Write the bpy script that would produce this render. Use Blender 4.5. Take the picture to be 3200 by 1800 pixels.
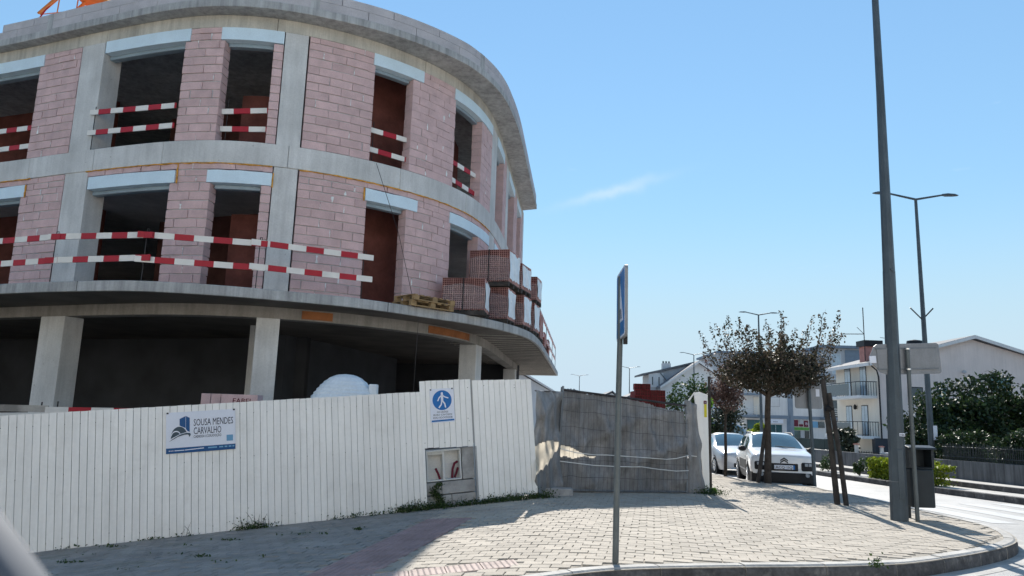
import bpy, bmesh, math, random
import numpy as np
from mathutils import Matrix, Vector
for o in list(bpy.data.objects): bpy.data.objects.remove(o)
scene = bpy.context.scene
col = scene.collection
R = math.radians
rng = random.Random(7)

# ---------------------------------------------------------------- camera
PITCH, ROLL = 9.87, 1.8
cd = bpy.data.cameras.new('camera'); cam = bpy.data.objects.new('camera', cd); col.objects.link(cam)
cd.sensor_width = 36; cd.lens = 26.0; cd.clip_start = 0.05; cd.clip_end = 3000
cd.dof.use_dof = True; cd.dof.focus_distance = 14.0; cd.dof.aperture_fstop = 3.5
_p, _r = R(PITCH), R(ROLL)
_fw = Vector((0, math.cos(_p), math.sin(_p))); _up = Vector((0, -math.sin(_p), math.cos(_p))); _rt = Vector((1, 0, 0))
_ri = _rt*math.cos(_r) + _up*math.sin(_r); _ui = -_rt*math.sin(_r) + _up*math.cos(_r)
cam.matrix_world = Matrix(((_ri.x, _ui.x, -_fw.x, 0), (_ri.y, _ui.y, -_fw.y, 0), (_ri.z, _ui.z, -_fw.z, 0), (0, 0, 0, 1)))
scene.camera = cam

# ---------------------------------------------------------------- world, sun, exposure
SKY_K, SKY_SAT = 0.25, 1.06
SUN_EL, SUN_AZ = 36.0, 5.0            # azimuth from +Y towards +X
world = bpy.data.worlds.new('World'); scene.world = world; world.use_nodes = True
nt = world.node_tree; nt.nodes.clear()
sky = nt.nodes.new('ShaderNodeTexSky'); sky.sky_type = 'NISHITA'; sky.sun_disc = False
sky.sun_elevation = R(SUN_EL); sky.sun_rotation = R(SUN_AZ)
sky.altitude = 0; sky.air_density = 1.0; sky.dust_density = 0.0; sky.ozone_density = 1.0
bg = nt.nodes.new('ShaderNodeBackground'); bg.inputs['Strength'].default_value = 0.10
wo = nt.nodes.new('ShaderNodeOutputWorld')
# faint high cirrus, fixed in the sky by direction
tc = nt.nodes.new('ShaderNodeTexCoord'); mp = nt.nodes.new('ShaderNodeMapping')
mp.inputs['Location'].default_value = (3.1, 1.7, 0.4); mp.inputs['Rotation'].default_value = (0, R(-18), R(35)); mp.inputs['Scale'].default_value = (3.0, 9.0, 16.0)
nz = nt.nodes.new('ShaderNodeTexNoise'); nz.inputs['Scale'].default_value = 1.0; nz.inputs['Detail'].default_value = 6; nz.inputs['Roughness'].default_value = .6
cr = nt.nodes.new('ShaderNodeValToRGB'); cr.color_ramp.elements[0].position = .66; cr.color_ramp.elements[1].position = .98
cr.color_ramp.elements[0].color = (0, 0, 0, 1); cr.color_ramp.elements[1].color = (.5, .5, .5, 1)
mx = nt.nodes.new('ShaderNodeMixRGB'); mx.inputs['Color2'].default_value = (3.4, 3.7, 3.9, 1)
L = nt.links.new
# a clear hazy-blue summer sky: the whole dome's brightness range is gently compressed by its own luminance
bw = nt.nodes.new('ShaderNodeRGBToBW'); ma = nt.nodes.new('ShaderNodeMath'); ma.operation = 'MULTIPLY_ADD'; ma.inputs[1].default_value = SKY_K; ma.inputs[2].default_value = 1.0
dv_ = nt.nodes.new('ShaderNodeMath'); dv_.operation = 'DIVIDE'; dv_.inputs[0].default_value = 1.0
sc = nt.nodes.new('ShaderNodeVectorMath'); sc.operation = 'SCALE'; hs = nt.nodes.new('ShaderNodeHueSaturation'); hs.inputs['Saturation'].default_value = SKY_SAT
L(sky.outputs['Color'], bw.inputs[0]); L(bw.outputs[0], ma.inputs[0]); L(ma.outputs[0], dv_.inputs[1]); L(sky.outputs['Color'], sc.inputs[0]); L(dv_.outputs[0], sc.inputs['Scale']); L(sc.outputs['Vector'], hs.inputs['Color'])
L(tc.outputs['Generated'], mp.inputs['Vector']); L(mp.outputs['Vector'], nz.inputs['Vector']); L(nz.outputs['Fac'], cr.inputs['Fac'])
L(cr.outputs['Color'], mx.inputs['Fac']); # pale haze all round the horizon
sx_ = nt.nodes.new('ShaderNodeSeparateXYZ'); hz = nt.nodes.new('ShaderNodeMapRange'); hz.interpolation_type = 'SMOOTHERSTEP'; hz.inputs['From Min'].default_value = 0.0; hz.inputs['From Max'].default_value = .32; hz.inputs['To Min'].default_value = .95; hz.inputs['To Max'].default_value = 0.0
hm = nt.nodes.new('ShaderNodeMixRGB'); hm.inputs['Color2'].default_value = (2.0, 2.52, 3.02, 1)
L(tc.outputs['Generated'], sx_.inputs[0]); L(sx_.outputs['Z'], hz.inputs['Value']); L(hz.outputs['Result'], hm.inputs['Fac']); tn = nt.nodes.new('ShaderNodeVectorMath'); tn.operation = 'MULTIPLY'; tn.inputs[1].default_value = (.97, 1.06, .985); L(hs.outputs['Color'], tn.inputs[0]); L(tn.outputs['Vector'], hm.inputs['Color1'])
L(hm.outputs['Color'], mx.inputs['Color1'])
# one thin cirrus wisp
WC = Vector((.129, .945, .298)).normalized(); WA = Vector((.94, -.23, .25)).normalized(); WB = WC.cross(WA).normalized()
def dot_(v):
    n_ = nt.nodes.new('ShaderNodeVectorMath'); n_.operation = 'DOT_PRODUCT'; n_.inputs[1].default_value = v; L(tc.outputs['Generated'], n_.inputs[0]); return n_.outputs['Value']
def mth(op, a, b):
    n_ = nt.nodes.new('ShaderNodeMath'); n_.operation = op
    for k_, v_ in enumerate((a, b)):
        if isinstance(v_, float): n_.inputs[k_].default_value = v_
        else: L(v_, n_.inputs[k_])
    return n_.outputs[0]
n9 = nt.nodes.new('ShaderNodeTexNoise'); n9.inputs['Scale'].default_value = 30; n9.inputs['Detail'].default_value = 5; L(tc.outputs['Generated'], n9.inputs['Vector'])
da = mth('MULTIPLY', mth('SUBTRACT', dot_(WA), WA.dot(WC)+.0), 17.0); db = mth('MULTIPLY', mth('ADD', mth('SUBTRACT', dot_(WB), 0.0), mth('MULTIPLY', mth('SUBTRACT', n9.outputs['Fac'], .5), .02)), 150.0)
ee = mth('POWER', 2.718, mth('MULTIPLY', mth('ADD', mth('MULTIPLY', da, da), mth('MULTIPLY', db, db)), -1.0))
fr_ = nt.nodes.new('ShaderNodeMath'); fr_.operation = 'MULTIPLY'; L(ee, fr_.inputs[0]); fr_.inputs[1].default_value = .33
m9 = nt.nodes.new('ShaderNodeMixRGB'); m9.inputs['Color2'].default_value = (3.1, 3.35, 3.5, 1); L(fr_.outputs[0], m9.inputs['Fac']); L(mx.outputs['Color'], m9.inputs['Color1'])
L(m9.outputs['Color'], bg.inputs['Color']); L(bg.outputs['Background'], wo.inputs['Surface'])
sl = bpy.data.lights.new('sun', 'SUN'); sl.energy = 2.6; sl.angle = R(.5); sl.color = (1.0, .95, .87)
so = bpy.data.objects.new('sun', sl); col.objects.link(so)
_d = Vector((math.sin(R(SUN_AZ))*math.cos(R(SUN_EL)), math.cos(R(SUN_AZ))*math.cos(R(SUN_EL)), math.sin(R(SUN_EL))))
so.rotation_euler = _d.to_track_quat('Z', 'Y').to_euler(); so.location = (5, 40, 40)
scene.view_settings.view_transform = 'Standard'; scene.view_settings.look = 'None'
scene.view_settings.exposure = 1.58; scene.view_settings.gamma = 1.0

# ---------------------------------------------------------------- materials
MATS = {}
def mat(name, c, rough=.8, var=.12, scale=2.0, bump=0.0, bscale=40, c2=None, metal=0.0, rand=0.0, spec=.3,
        streak=0.0, fine=.06, stain=None, coat=0.0, trans=0.0, alpha=None, emit=None, attr=None, dots=0.0):
    if name in MATS: return MATS[name]
    m = bpy.data.materials.new(name); m.use_nodes = True; t = m.node_tree; N = t.nodes; b = N['Principled BSDF']
    b.inputs['Roughness'].default_value = rough; b.inputs['Metallic'].default_value = metal
    b.inputs['Specular IOR Level'].default_value = spec
    if coat: b.inputs['Coat Weight'].default_value = coat; b.inputs['Coat Roughness'].default_value = .05
    if trans: b.inputs['Transmission Weight'].default_value = trans
    if alpha is not None: b.inputs['Alpha'].default_value = alpha
    g = N.new('ShaderNodeNewGeometry')
    n1 = N.new('ShaderNodeTexNoise'); n1.inputs['Scale'].default_value = scale; n1.inputs['Detail'].default_value = 5
    t.links.new(g.outputs['Position'], n1.inputs['Vector'])
    r1 = N.new('ShaderNodeValToRGB'); e = r1.color_ramp.elements
    lo = tuple(max(0, v*(1-var)) for v in c); hi = tuple(min(1, v*(1+var)) for v in (c2 or c))
    e[0].position = .32; e[1].position = .68; e[0].color = (*lo, 1); e[1].color = (*hi, 1)
    t.links.new(n1.outputs['Fac'], r1.inputs['Fac'])
    out = r1.outputs['Color']
    def mul(fac_out, lo_, hi_, a=.3, z=.7):
        nonlocal out
        rr = N.new('ShaderNodeMapRange'); rr.inputs['From Min'].default_value = a; rr.inputs['From Max'].default_value = z
        rr.inputs['To Min'].default_value = lo_; rr.inputs['To Max'].default_value = hi_
        t.links.new(fac_out, rr.inputs['Value'])
        v = N.new('ShaderNodeVectorMath'); v.operation = 'SCALE'
        t.links.new(out, v.inputs[0]); t.links.new(rr.outputs['Result'], v.inputs['Scale']); out = v.outputs['Vector']
    if fine:
        n2 = N.new('ShaderNodeTexNoise'); n2.inputs['Scale'].default_value = bscale; n2.inputs['Detail'].default_value = 3
        t.links.new(g.outputs['Position'], n2.inputs['Vector']); mul(n2.outputs['Fac'], 1-fine, 1+fine)
    if streak:
        mpn = N.new('ShaderNodeMapping'); mpn.inputs['Scale'].default_value = (5, 5, .35)
        t.links.new(g.outputs['Position'], mpn.inputs['Vector'])
        n3 = N.new('ShaderNodeTexNoise'); n3.inputs['Scale'].default_value = 1.3; n3.inputs['Detail'].default_value = 6; n3.inputs['Roughness'].default_value = .7
        t.links.new(mpn.outputs['Vector'], n3.inputs['Vector']); mul(n3.outputs['Fac'], 1-streak, 1+streak*.35, .35, .6)
    if dots:
        vo = N.new('ShaderNodeTexVoronoi'); vo.inputs['Scale'].default_value = 3.1
        t.links.new(g.outputs['Position'], vo.inputs['Vector']); mul(vo.outputs['Distance'], 1-dots, 1.0, .02, .07)
    if stain:
        n4 = N.new('ShaderNodeTexNoise'); n4.inputs['Scale'].default_value = stain[1]; n4.inputs['Detail'].default_value = 7; n4.inputs['Roughness'].default_value = .65
        t.links.new(g.outputs['Position'], n4.inputs['Vector'])
        rr = N.new('ShaderNodeMapRange'); rr.inputs['From Min'].default_value = .52; rr.inputs['From Max'].default_value = .72
        t.links.new(n4.outputs['Fac'], rr.inputs['Value']); rr.inputs['To Max'].default_value = stain[2]
        mm = N.new('ShaderNodeMixRGB'); mm.inputs['Color2'].default_value = (*stain[0], 1)
        t.links.new(rr.outputs['Result'], mm.inputs['Fac']); t.links.new(out, mm.inputs['Color1']); out = mm.outputs['Color']
    if rand:
        oi = N.new('ShaderNodeObjectInfo'); mul(oi.outputs['Random'], 1-rand, 1+rand, 0, 1)
    if attr:
        an = N.new('ShaderNodeAttribute'); an.attribute_name = attr; mul(an.outputs['Fac'], 1-.10, 1+.08, 0, 1)
    t.links.new(out, b.inputs['Base Color'])
    if bump:
        nb = N.new('ShaderNodeTexNoise'); nb.inputs['Scale'].default_value = bscale; nb.inputs['Detail'].default_value = 6
        t.links.new(g.outputs['Position'], nb.inputs['Vector'])
        bn = N.new('ShaderNodeBump'); bn.inputs['Strength'].default_value = bump; bn.inputs['Distance'].default_value = .02
        t.links.new(nb.outputs['Fac'], bn.inputs['Height']); t.links.new(bn.outputs['Normal'], b.inputs['Normal'])
    MATS[name] = m; return m

mat('concrete', (.57, .57, .56), .85, .13, 1.2, .25, 30, streak=.11, dots=.35)
mat('concrete_warm', (.50, .475, .42), .85, .15, 1.0, .25, 30, streak=.2)
mat('slab_edge', (.38, .385, .385), .85, .16, 1.6, .3, 25, streak=.3)
mat('parapet', (.46, .44, .455), .9, .1, 2.5, .3, 40, rand=.05)
mat('block', (.59, .42, .415), .9, .10, 4.0, .45, 60, rand=.08, fine=.09)
mat('mortar_pale', (.74, .75, .74), .95, .12, 6, .5, 50)
mat('mortar', (.50, .49, .49), .95, .16, 6, .5, 50)
mat('insulation', (.62, .755, .84), .6, .05, 2.5, .04, 60)
mat('rail_metal', (.30, .38, .44), .5, .12, 2, metal=.3)
mat('foam', (.62, .31, .05), .8, .35, 9, .8, 30)
mat('redbrick', (.40, .215, .19), .9, .22, 2.0, .5, 14, rand=.12)
mat('redplastic', (.22, .02, .025), .7, .2, 4, rand=.15)
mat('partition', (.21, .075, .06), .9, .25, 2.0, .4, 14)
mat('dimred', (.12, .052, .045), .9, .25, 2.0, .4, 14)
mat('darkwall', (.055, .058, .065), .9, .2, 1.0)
mat('film', (.70, .74, .78), .35, .08, 5, .6, 9, spec=.5)
mat('wood', (.30, .20, .10), .85, .3, 5, .4, 30, rand=.2)
mat('darkwood', (.05, .044, .04), .85, .35, 6, .5, 25)
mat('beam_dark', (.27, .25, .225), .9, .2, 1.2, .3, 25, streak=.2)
mat('formwork', (.27, .10, .035), .8, .3, 3, .2, 20)
mat('hoard', (.87, .855, .82), .45, .05, .7, .03, 20, rand=.02, streak=.05, fine=.02, stain=((.45, .42, .36), 2.2, .18))
mat('hoard_back', (.34, .34, .34), .8)
mat('signwhite', (.74, .77, .85), .45, .03, 1.0, fine=.02)
mat('signblue', (.010, .085, .24), .45, .06, 3, fine=.02)
mat('pedblue', (.008, .15, .45), .4, .05, 3, fine=.02)
mat('navy', (.012, .025, .06), .5, .05, 3, fine=.02)
mat('slate', (.055, .085, .11), .5, .05, 3, fine=.02)
mat('paleblue', (.16, .36, .56), .5, .05, 3, fine=.02)
mat('paver', (.385, .343, .288), .88, .09, 1.4, .35, 50, attr='rnd', fine=.08, stain=((.30, .27, .23), .9, .35))
mat('paver_shade_tone', (.27, .255, .235), .9, .16, 1.4, .35, 50, attr='rnd', fine=.08, stain=((.12, .13, .09), 1.6, .5))  # darker copy of the pavers: shade put into the colour, plus greenish blotches
mat('paver_bed', (.33, .30, .255), .95, .25, 6, .4, 30)
mat('kerb_shade_tone', (.085, .083, .085), .9, .3, 4, .6, 25, rand=.12, fine=.2, stain=((.3, .29, .27), 5, .6))  # shade of the kerb faces put into the colour, with paler random blotches
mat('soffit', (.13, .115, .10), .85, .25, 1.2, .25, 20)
mat('kerb', (.40, .385, .36), .85, .16, 3, .5, 25, rand=.08, fine=.1)
mat('tactile_pale', (.46, .37, .33), .85, .15, 4, .2, 40, rand=.05)
mat('tactile', (.34, .235, .22), .85, .15, 4, .2, 40, rand=.08)
mat('asphalt', (.38, .37, .355), .6, .12, .9, .5, 120, fine=.12, spec=.35, stain=((.14, .14, .14), .35, .35))
mat('paint', (.50, .50, .49), .7, .1, 5, .3, 60, stain=((.3, .3, .3), 5, .5))
mat('earth', (.20, .17, .13), .95, .3, 2, .6, 20)
mat('sidewalk', (.46, .44, .41), .9, .14, 2, .4, 40)
mat('lampgrey', (.08, .10, .115), .5, .14, 3, .05, 30, metal=.25, streak=.18)
mat('picket', (.05, .055, .055), .7, .3, 6)
mat('postgrey', (.115, .13, .132), .5, .15, 3, .05, 30, metal=.25)
mat('signback', (.24, .25, .265), .5, .08, 3, metal=.35, streak=.1)
mat('black', (.012, .013, .016), .5, .2, 4)
mat('bin', (.018, .026, .032), .45, .2, 4)
mat('tarp', (.24, .24, .242), .9, .22, 1.5, .6, 18, streak=.3, stain=((.18, .18, .18), 3.5, .5))
mat('tarp_shadow', (.25, .25, .25), .9, .2, 2)
mat('white', (.62, .62, .60), .6, .06, 2)
mat('plaster', (.77, .71, .62), .9, .06, .8, .15, 30, streak=.05)
mat('plaster_pink', (.70, .61, .57), .9, .06, .8, .15, 30, streak=.06)
mat('plaster_grey', (.44, .45, .47), .9, .08, .8, .15, 30, streak=.1)
mat('plaster_white', (.66, .66, .66), .9, .06, .8, .15, 30, streak=.06)
mat('trim_blue', (.20, .25, .31), .8, .08, 2)
mat('roof', (.15, .15, .16), .8, .2, 4, .4, 20)
mat('brickpink', (.46, .22, .19), .9, .15, 5, .3, 30)
mat('glass', (.03, .05, .06), .06, .1, 2, spec=.8)
mat('glass_pale', (.42, .50, .56), .08, .15, 1.2, spec=.8)
mat('glass_teal', (.03, .10, .11), .08, .4, 1.2, spec=.8)
mat('windscreen', (.07, .13, .155), .05, .25, 1.4, spec=.9, coat=.6)
mat('carwhite', (.78, .79, .80), .28, .02, 1, fine=.01, coat=.8)
mat('carsilver', (.50, .52, .54), .3, .03, 1, fine=.02, coat=.7, metal=.15)
mat('tyre', (.014, .014, .015), .8, .2, 8)
mat('chrome', (.55, .57, .6), .2, .05, 2, metal=.9)
mat('lens', (.35, .38, .41), .12, .3, 12, spec=.8)
mat('craneorange', (.62, .19, .045), .55, .15, 3)
mat('steel', (.05, .045, .045), .6, .3, 6, metal=.4)
mat('galv', (.16, .18, .20), .5, .2, 5, metal=.5)
mat('rope', (.72, .72, .70), .8, .1, 6)
mat('bark', (.06, .048, .04), .95, .3, 9, .7, 30)
mat('red', (.40, .012, .02), .55, .12, 4)
mat('green', (.10, .30, .06), .6, .1, 3)
mat('maroon', (.13, .012, .03), .6, .15, 4)
mat('yellow', (.62, .55, .03), .55, .2, 6)
mat('iron', (.03, .032, .035), .6, .4, 30, .8, 60, metal=.3)
mat('ibc', (.74, .79, .82), .45, .05, 3, .05, 20)
mat('skybluecab', (.07, .085, .11), .6)

def leafmat(name, a, b, tr=.25):
    m = bpy.data.materials.new(name); m.use_nodes = True; t = m.node_tree; N = t.nodes; N.clear()
    an = N.new('ShaderNodeAttribute'); an.attribute_name = 'rnd'
    mx = N.new('ShaderNodeMixRGB'); mx.inputs['Color1'].default_value = (*a, 1); mx.inputs['Color2'].default_value = (*b, 1)
    t.links.new(an.outputs['Fac'], mx.inputs['Fac'])
    d = N.new('ShaderNodeBsdfPrincipled'); d.inputs['Roughness'].default_value = .55; d.inputs['Specular IOR Level'].default_value = .35
    tl = N.new('ShaderNodeBsdfTranslucent'); ms = N.new('ShaderNodeMixShader'); ms.inputs['Fac'].default_value = tr
    o = N.new('ShaderNodeOutputMaterial')
    t.links.new(mx.outputs['Color'], d.inputs['Base Color']); t.links.new(mx.outputs['Color'], tl.inputs['Color'])
    t.links.new(d.outputs[0], ms.inputs[1]); t.links.new(tl.outputs[0], ms.inputs[2]); t.links.new(ms.outputs[0], o.inputs['Surface'])
    MATS[name] = m
leafmat('leaf_dark', (.018, .027, .013), (.11, .08, .06), .4)
leafmat('leaf_plum', (.07, .045, .04), (.19, .125, .11), .4)
leafmat('leaf_green', (.008, .019, .008), (.05, .085, .025), .2)
leafmat('leaf_bush', (.018, .045, .014), (.07, .12, .03))
leafmat('leaf_grey', (.012, .02, .012), (.085, .10, .06), .12)
leafmat('leaf_lime', (.10, .16, .012), (.30, .34, .02), .35)
leafmat('leaf_weed', (.02, .045, .012), (.07, .11, .03))
leafmat('leaf_fresh', (.08, .22, .015), (.16, .34, .03), .35)

def stripemat():
    m = bpy.data.materials.new('redwhite'); m.use_nodes = True; t = m.node_tree; N = t.nodes; b = N['Principled BSDF']
    tcn = N.new('ShaderNodeTexCoord'); sp = N.new('ShaderNodeSeparateXYZ'); t.links.new(tcn.outputs['Object'], sp.inputs[0])
    d = N.new('ShaderNodeMath'); d.operation = 'DIVIDE'; d.inputs[1].default_value = .70; t.links.new(sp.outputs['X'], d.inputs[0])
    f = N.new('ShaderNodeMath'); f.operation = 'FRACT'; t.links.new(d.outputs[0], f.inputs[0])
    g = N.new('ShaderNodeMath'); g.operation = 'GREATER_THAN'; g.inputs[1].default_value = .5; t.links.new(f.outputs[0], g.inputs[0])
    nzz = N.new('ShaderNodeTexNoise'); nzz.inputs['Scale'].default_value = 4; nzz.inputs['Detail'].default_value = 5
    geo = N.new('ShaderNodeNewGeometry'); t.links.new(geo.outputs['Position'], nzz.inputs['Vector'])
    mx = N.new('ShaderNodeMixRGB'); mx.inputs['Color1'].default_value = (.78, .75, .70, 1); mx.inputs['Color2'].default_value = (.42, .008, .022, 1)
    t.links.new(g.outputs[0], mx.inputs['Fac'])
    rr = N.new('ShaderNodeMapRange'); rr.inputs['To Min'].default_value = .78; rr.inputs['To Max'].default_value = 1.12; t.links.new(nzz.outputs['Fac'], rr.inputs['Value'])
    v = N.new('ShaderNodeVectorMath'); v.operation = 'SCALE'; t.links.new(mx.outputs[0], v.inputs[0]); t.links.new(rr.outputs[0], v.inputs['Scale'])
    t.links.new(v.outputs['Vector'], b.inputs['Base Color']); b.inputs['Roughness'].default_value = .6; MATS['redwhite'] = m
stripemat()
def thinmat():
    m = bpy.data.materials.new('tarp_thin'); m.use_nodes = True; t = m.node_tree; N = t.nodes; N.clear()
    d = N.new('ShaderNodeBsdfDiffuse'); d.inputs['Color'].default_value = (.62, .58, .50, 1)
    tl = N.new('ShaderNodeBsdfTranslucent'); nz = N.new('ShaderNodeTexNoise'); nz.inputs['Scale'].default_value = 9
    r = N.new('ShaderNodeValToRGB'); r.color_ramp.elements[0].color = (.45, .40, .33, 1); r.color_ramp.elements[1].color = (.75, .70, .60, 1)
    ge = N.new('ShaderNodeNewGeometry'); t.links.new(ge.outputs['Position'], nz.inputs['Vector']); t.links.new(nz.outputs['Fac'], r.inputs['Fac']); t.links.new(r.outputs[0], tl.inputs['Color'])
    ms = N.new('ShaderNodeMixShader'); ms.inputs['Fac'].default_value = .6; o = N.new('ShaderNodeOutputMaterial')
    t.links.new(d.outputs[0], ms.inputs[1]); t.links.new(tl.outputs[0], ms.inputs[2]); t.links.new(ms.outputs[0], o.inputs[0]); MATS['tarp_thin'] = m
thinmat()

# ---------------------------------------------------------------- mesh helpers
WM = {}                                    # world matrix of every object that can be a parent
def world_of(o): return WM.get(o.name, Matrix.Identity(4))
def link(name, data, parent=None, M=None):
    o = bpy.data.objects.new(name, data); col.objects.link(o)
    M = M or Matrix.Identity(4)
    if parent is not None:
        o.parent = parent; o.matrix_parent_inverse = world_of(parent).inverted()
    o.matrix_basis = M; WM[o.name] = M
    return o
def thing(name, label, cat, loc, rotz=0, group=None):
    o = link(name, None, None, Matrix.Translation(Vector(loc)) @ Matrix.Rotation(rotz, 4, 'Z'))
    o.empty_display_size = .1
    o['label'] = label; o['category'] = cat
    if group: o['group'] = group
    return o
def tag(o, label, cat, group=None):
    o['label'] = label; o['category'] = cat
    if group: o['group'] = group
    return o
def structure(o): o['kind'] = 'structure'; return o
def stuff(o): o['kind'] = 'stuff'; return o
class MB:
    def __init__(s, T=None): s.v = []; s.f = []; s.T = T; s.r = []
    def add(s, vs, fs):
        n = len(s.v)
        for p in vs: s.v.append(tuple(s.T @ Vector(p)) if s.T is not None else tuple(p))
        for f in fs: s.f.append([i+n for i in f])
    def box(s, x0, x1, y0, y1, z0, z1):
        s.add([(x0,y0,z0),(x1,y0,z0),(x1,y1,z0),(x0,y1,z0),(x0,y0,z1),(x1,y0,z1),(x1,y1,z1),(x0,y1,z1)],
              [(0,3,2,1),(4,5,6,7),(0,1,5,4),(1,2,6,5),(2,3,7,6),(3,0,4,7)]); return s
    def prism(s, poly, z0, z1):
        n = len(poly); a = sum(poly[i][0]*poly[(i+1)%n][1]-poly[(i+1)%n][0]*poly[i][1] for i in range(n))
        if a < 0: poly = poly[::-1]
        zf0 = z0 if callable(z0) else (lambda x, y: z0); zf1 = z1 if callable(z1) else (lambda x, y: z1)
        s.add([(x,y,zf0(x,y)) for x,y in poly]+[(x,y,zf1(x,y)) for x,y in poly],
              [tuple(range(n))[::-1], tuple(range(n,2*n))]+[(i,(i+1)%n,n+(i+1)%n,n+i) for i in range(n)]); return s
    def xprism(s, poly, y0, y1):           # polygon in x,z extruded along y
        n = len(poly); a = sum(poly[i][0]*poly[(i+1)%n][1]-poly[(i+1)%n][0]*poly[i][1] for i in range(n))
        if a < 0: poly = poly[::-1]
        s.add([(x,y0,z) for x,z in poly]+[(x,y1,z) for x,z in poly],
              [tuple(range(n)), tuple(range(n,2*n))[::-1]]+[((i+1)%n,i,n+i,n+(i+1)%n) for i in range(n)]); return s
    def yprism(s, poly, x0, x1):           # polygon in y,z extruded along x
        n = len(poly); a = sum(poly[i][0]*poly[(i+1)%n][1]-poly[(i+1)%n][0]*poly[i][1] for i in range(n))
        if a < 0: poly = poly[::-1]
        s.add([(x0,y,z) for y,z in poly]+[(x1,y,z) for y,z in poly],
              [tuple(range(n))[::-1], tuple(range(n,2*n))]+[(i,(i+1)%n,n+(i+1)%n,n+i) for i in range(n)]); return s
    def tube(s, pts, rad, n=8, caps=True):
        pts = [Vector(p) for p in pts]; rad = rad if isinstance(rad, (list, tuple)) else [rad]*len(pts)
        vs = []; fs = []; prev = None
        for i, p in enumerate(pts):
            d = (pts[min(i+1, len(pts)-1)]-pts[max(i-1, 0)]).normalized()
            if prev is None:
                a = d.orthogonal().normalized() if abs(d.z) < .9 else (Vector((1,0,0))-d*d.x).normalized()
            else: a = (prev-d*prev.dot(d)).normalized()
            prev = a; b = d.cross(a)
            for k in range(n):
                t = 2*math.pi*(k+.5)/n; vs.append(p+(a*math.cos(t)+b*math.sin(t))*rad[i])
        for i in range(len(pts)-1):
            for k in range(n): fs.append((i*n+k, i*n+(k+1)%n, (i+1)*n+(k+1)%n, (i+1)*n+k))
        if caps: fs += [tuple(range(n))[::-1], tuple(range((len(pts)-1)*n, len(pts)*n))]
        s.add(vs, fs); return s
    def lathe(s, prof, c=(0,0,0), n=24, axis='z'):
        vs = []; fs = []
        for r, h in prof:
            for k in range(n):
                t = 2*math.pi*k/n
                p = (r*math.cos(t), r*math.sin(t), h) if axis == 'z' else ((h, r*math.cos(t), r*math.sin(t)) if axis == 'x' else (r*math.sin(t), h, r*math.cos(t)))
                vs.append((p[0]+c[0], p[1]+c[1], p[2]+c[2]))
        for i in range(len(prof)-1):
            for k in range(n): fs.append((i*n+k, i*n+(k+1)%n, (i+1)*n+(k+1)%n, (i+1)*n+k))
        fs += [tuple(range(n))[::-1], tuple(range((len(prof)-1)*n, len(prof)*n))]
        s.add(vs, fs); return s
    def ball(s, c, r, n=10, m=6):
        prof = [(max(1e-3, math.sin(math.pi*i/m)), -math.cos(math.pi*i/m)) for i in range(m+1)]
        rx, ry, rz = r if isinstance(r, (tuple, list)) else (r, r, r)
        vs = []; fs = []
        for a, h in prof:
            for k in range(n):
                t = 2*math.pi*k/n; vs.append((c[0]+rx*a*math.cos(t), c[1]+ry*a*math.sin(t), c[2]+rz*h))
        for i in range(m):
            for k in range(n): fs.append((i*n+k, i*n+(k+1)%n, (i+1)*n+(k+1)%n, (i+1)*n+k))
        s.add(vs, fs); return s
    def grid(s, nu, nv, fn, two=False):
        vs = [fn(i/nu, j/nv) for j in range(nv+1) for i in range(nu+1)]
        s.add(vs, [(j*(nu+1)+i, j*(nu+1)+i+1, (j+1)*(nu+1)+i+1, (j+1)*(nu+1)+i) for j in range(nv) for i in range(nu)]); return s
    def mesh(s, name, m, smooth=False):
        me = bpy.data.meshes.new(name); me.from_pydata(s.v, [], s.f); me.materials.append(MATS[m])
        if s.r:
            a = me.attributes.new('rnd', 'FLOAT', 'FACE'); a.data.foreach_set('value', s.r)
        if smooth:
            for p in me.polygons: p.use_smooth = True
        me.update(); return me
    def build(s, name, m, parent=None, smooth=False, bevel=0.0, M=None):
        me = s.mesh(name, m, smooth); o = link(name, me, parent, M)
        if bevel:
            b = o.modifiers.new('bevel', 'BEVEL'); b.width = bevel; b.segments = 2; b.limit_method = 'ANGLE'; b.angle_limit = R(40)
        if smooth:
            try:
                me.set_sharp_from_angle(angle=R(38))
            except Exception: pass
        return o
def text(name, s, m, parent, M, size, width=None, extr=.002, spacing=1.0):
    cu = bpy.data.curves.new(name, 'FONT'); cu.body = s; cu.size = size; cu.extrude = extr; cu.align_x = 'LEFT'; cu.resolution_u = 2; cu.space_character = spacing
    tmp = bpy.data.objects.new(name+'_t', cu); col.objects.link(tmp)
    bpy.context.view_layer.update()
    me = bpy.data.meshes.new_from_object(tmp.evaluated_get(bpy.context.evaluated_depsgraph_get()))
    bpy.data.objects.remove(tmp); bpy.data.curves.remove(cu)
    if width:
        xs = [v.co.x for v in me.vertices]; k = width/(max(xs)-min(xs)); x0 = min(xs)
        for v in me.vertices: v.co.x = (v.co.x-x0)*k
    me.materials.clear(); me.materials.append(MATS[m])
    return link(name, me, parent, M)
# text frame: text x -> along, text y -> up, text z -> towards viewer
def tframe(o, right, up):
    r = Vector(right).normalized(); u = Vector(up).normalized(); n = r.cross(u)
    return Matrix(((r.x, u.x, n.x, o[0]), (r.y, u.y, n.y, o[1]), (r.z, u.z, n.z, o[2]), (0, 0, 0, 1)))

def zg(x, y):                               # pavement level (camera eye is z = 0)
    a = (0.7-x)*3; sp = (a if a > 30 else math.log1p(math.exp(a)))/3
    return -1.43-.1*min(sp, 9.5)-.01*max(0, min(x, 8)-1)-.012*max(0, min(y-16, 24))
def zr(x, y): return zg(x, y)-.17
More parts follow.
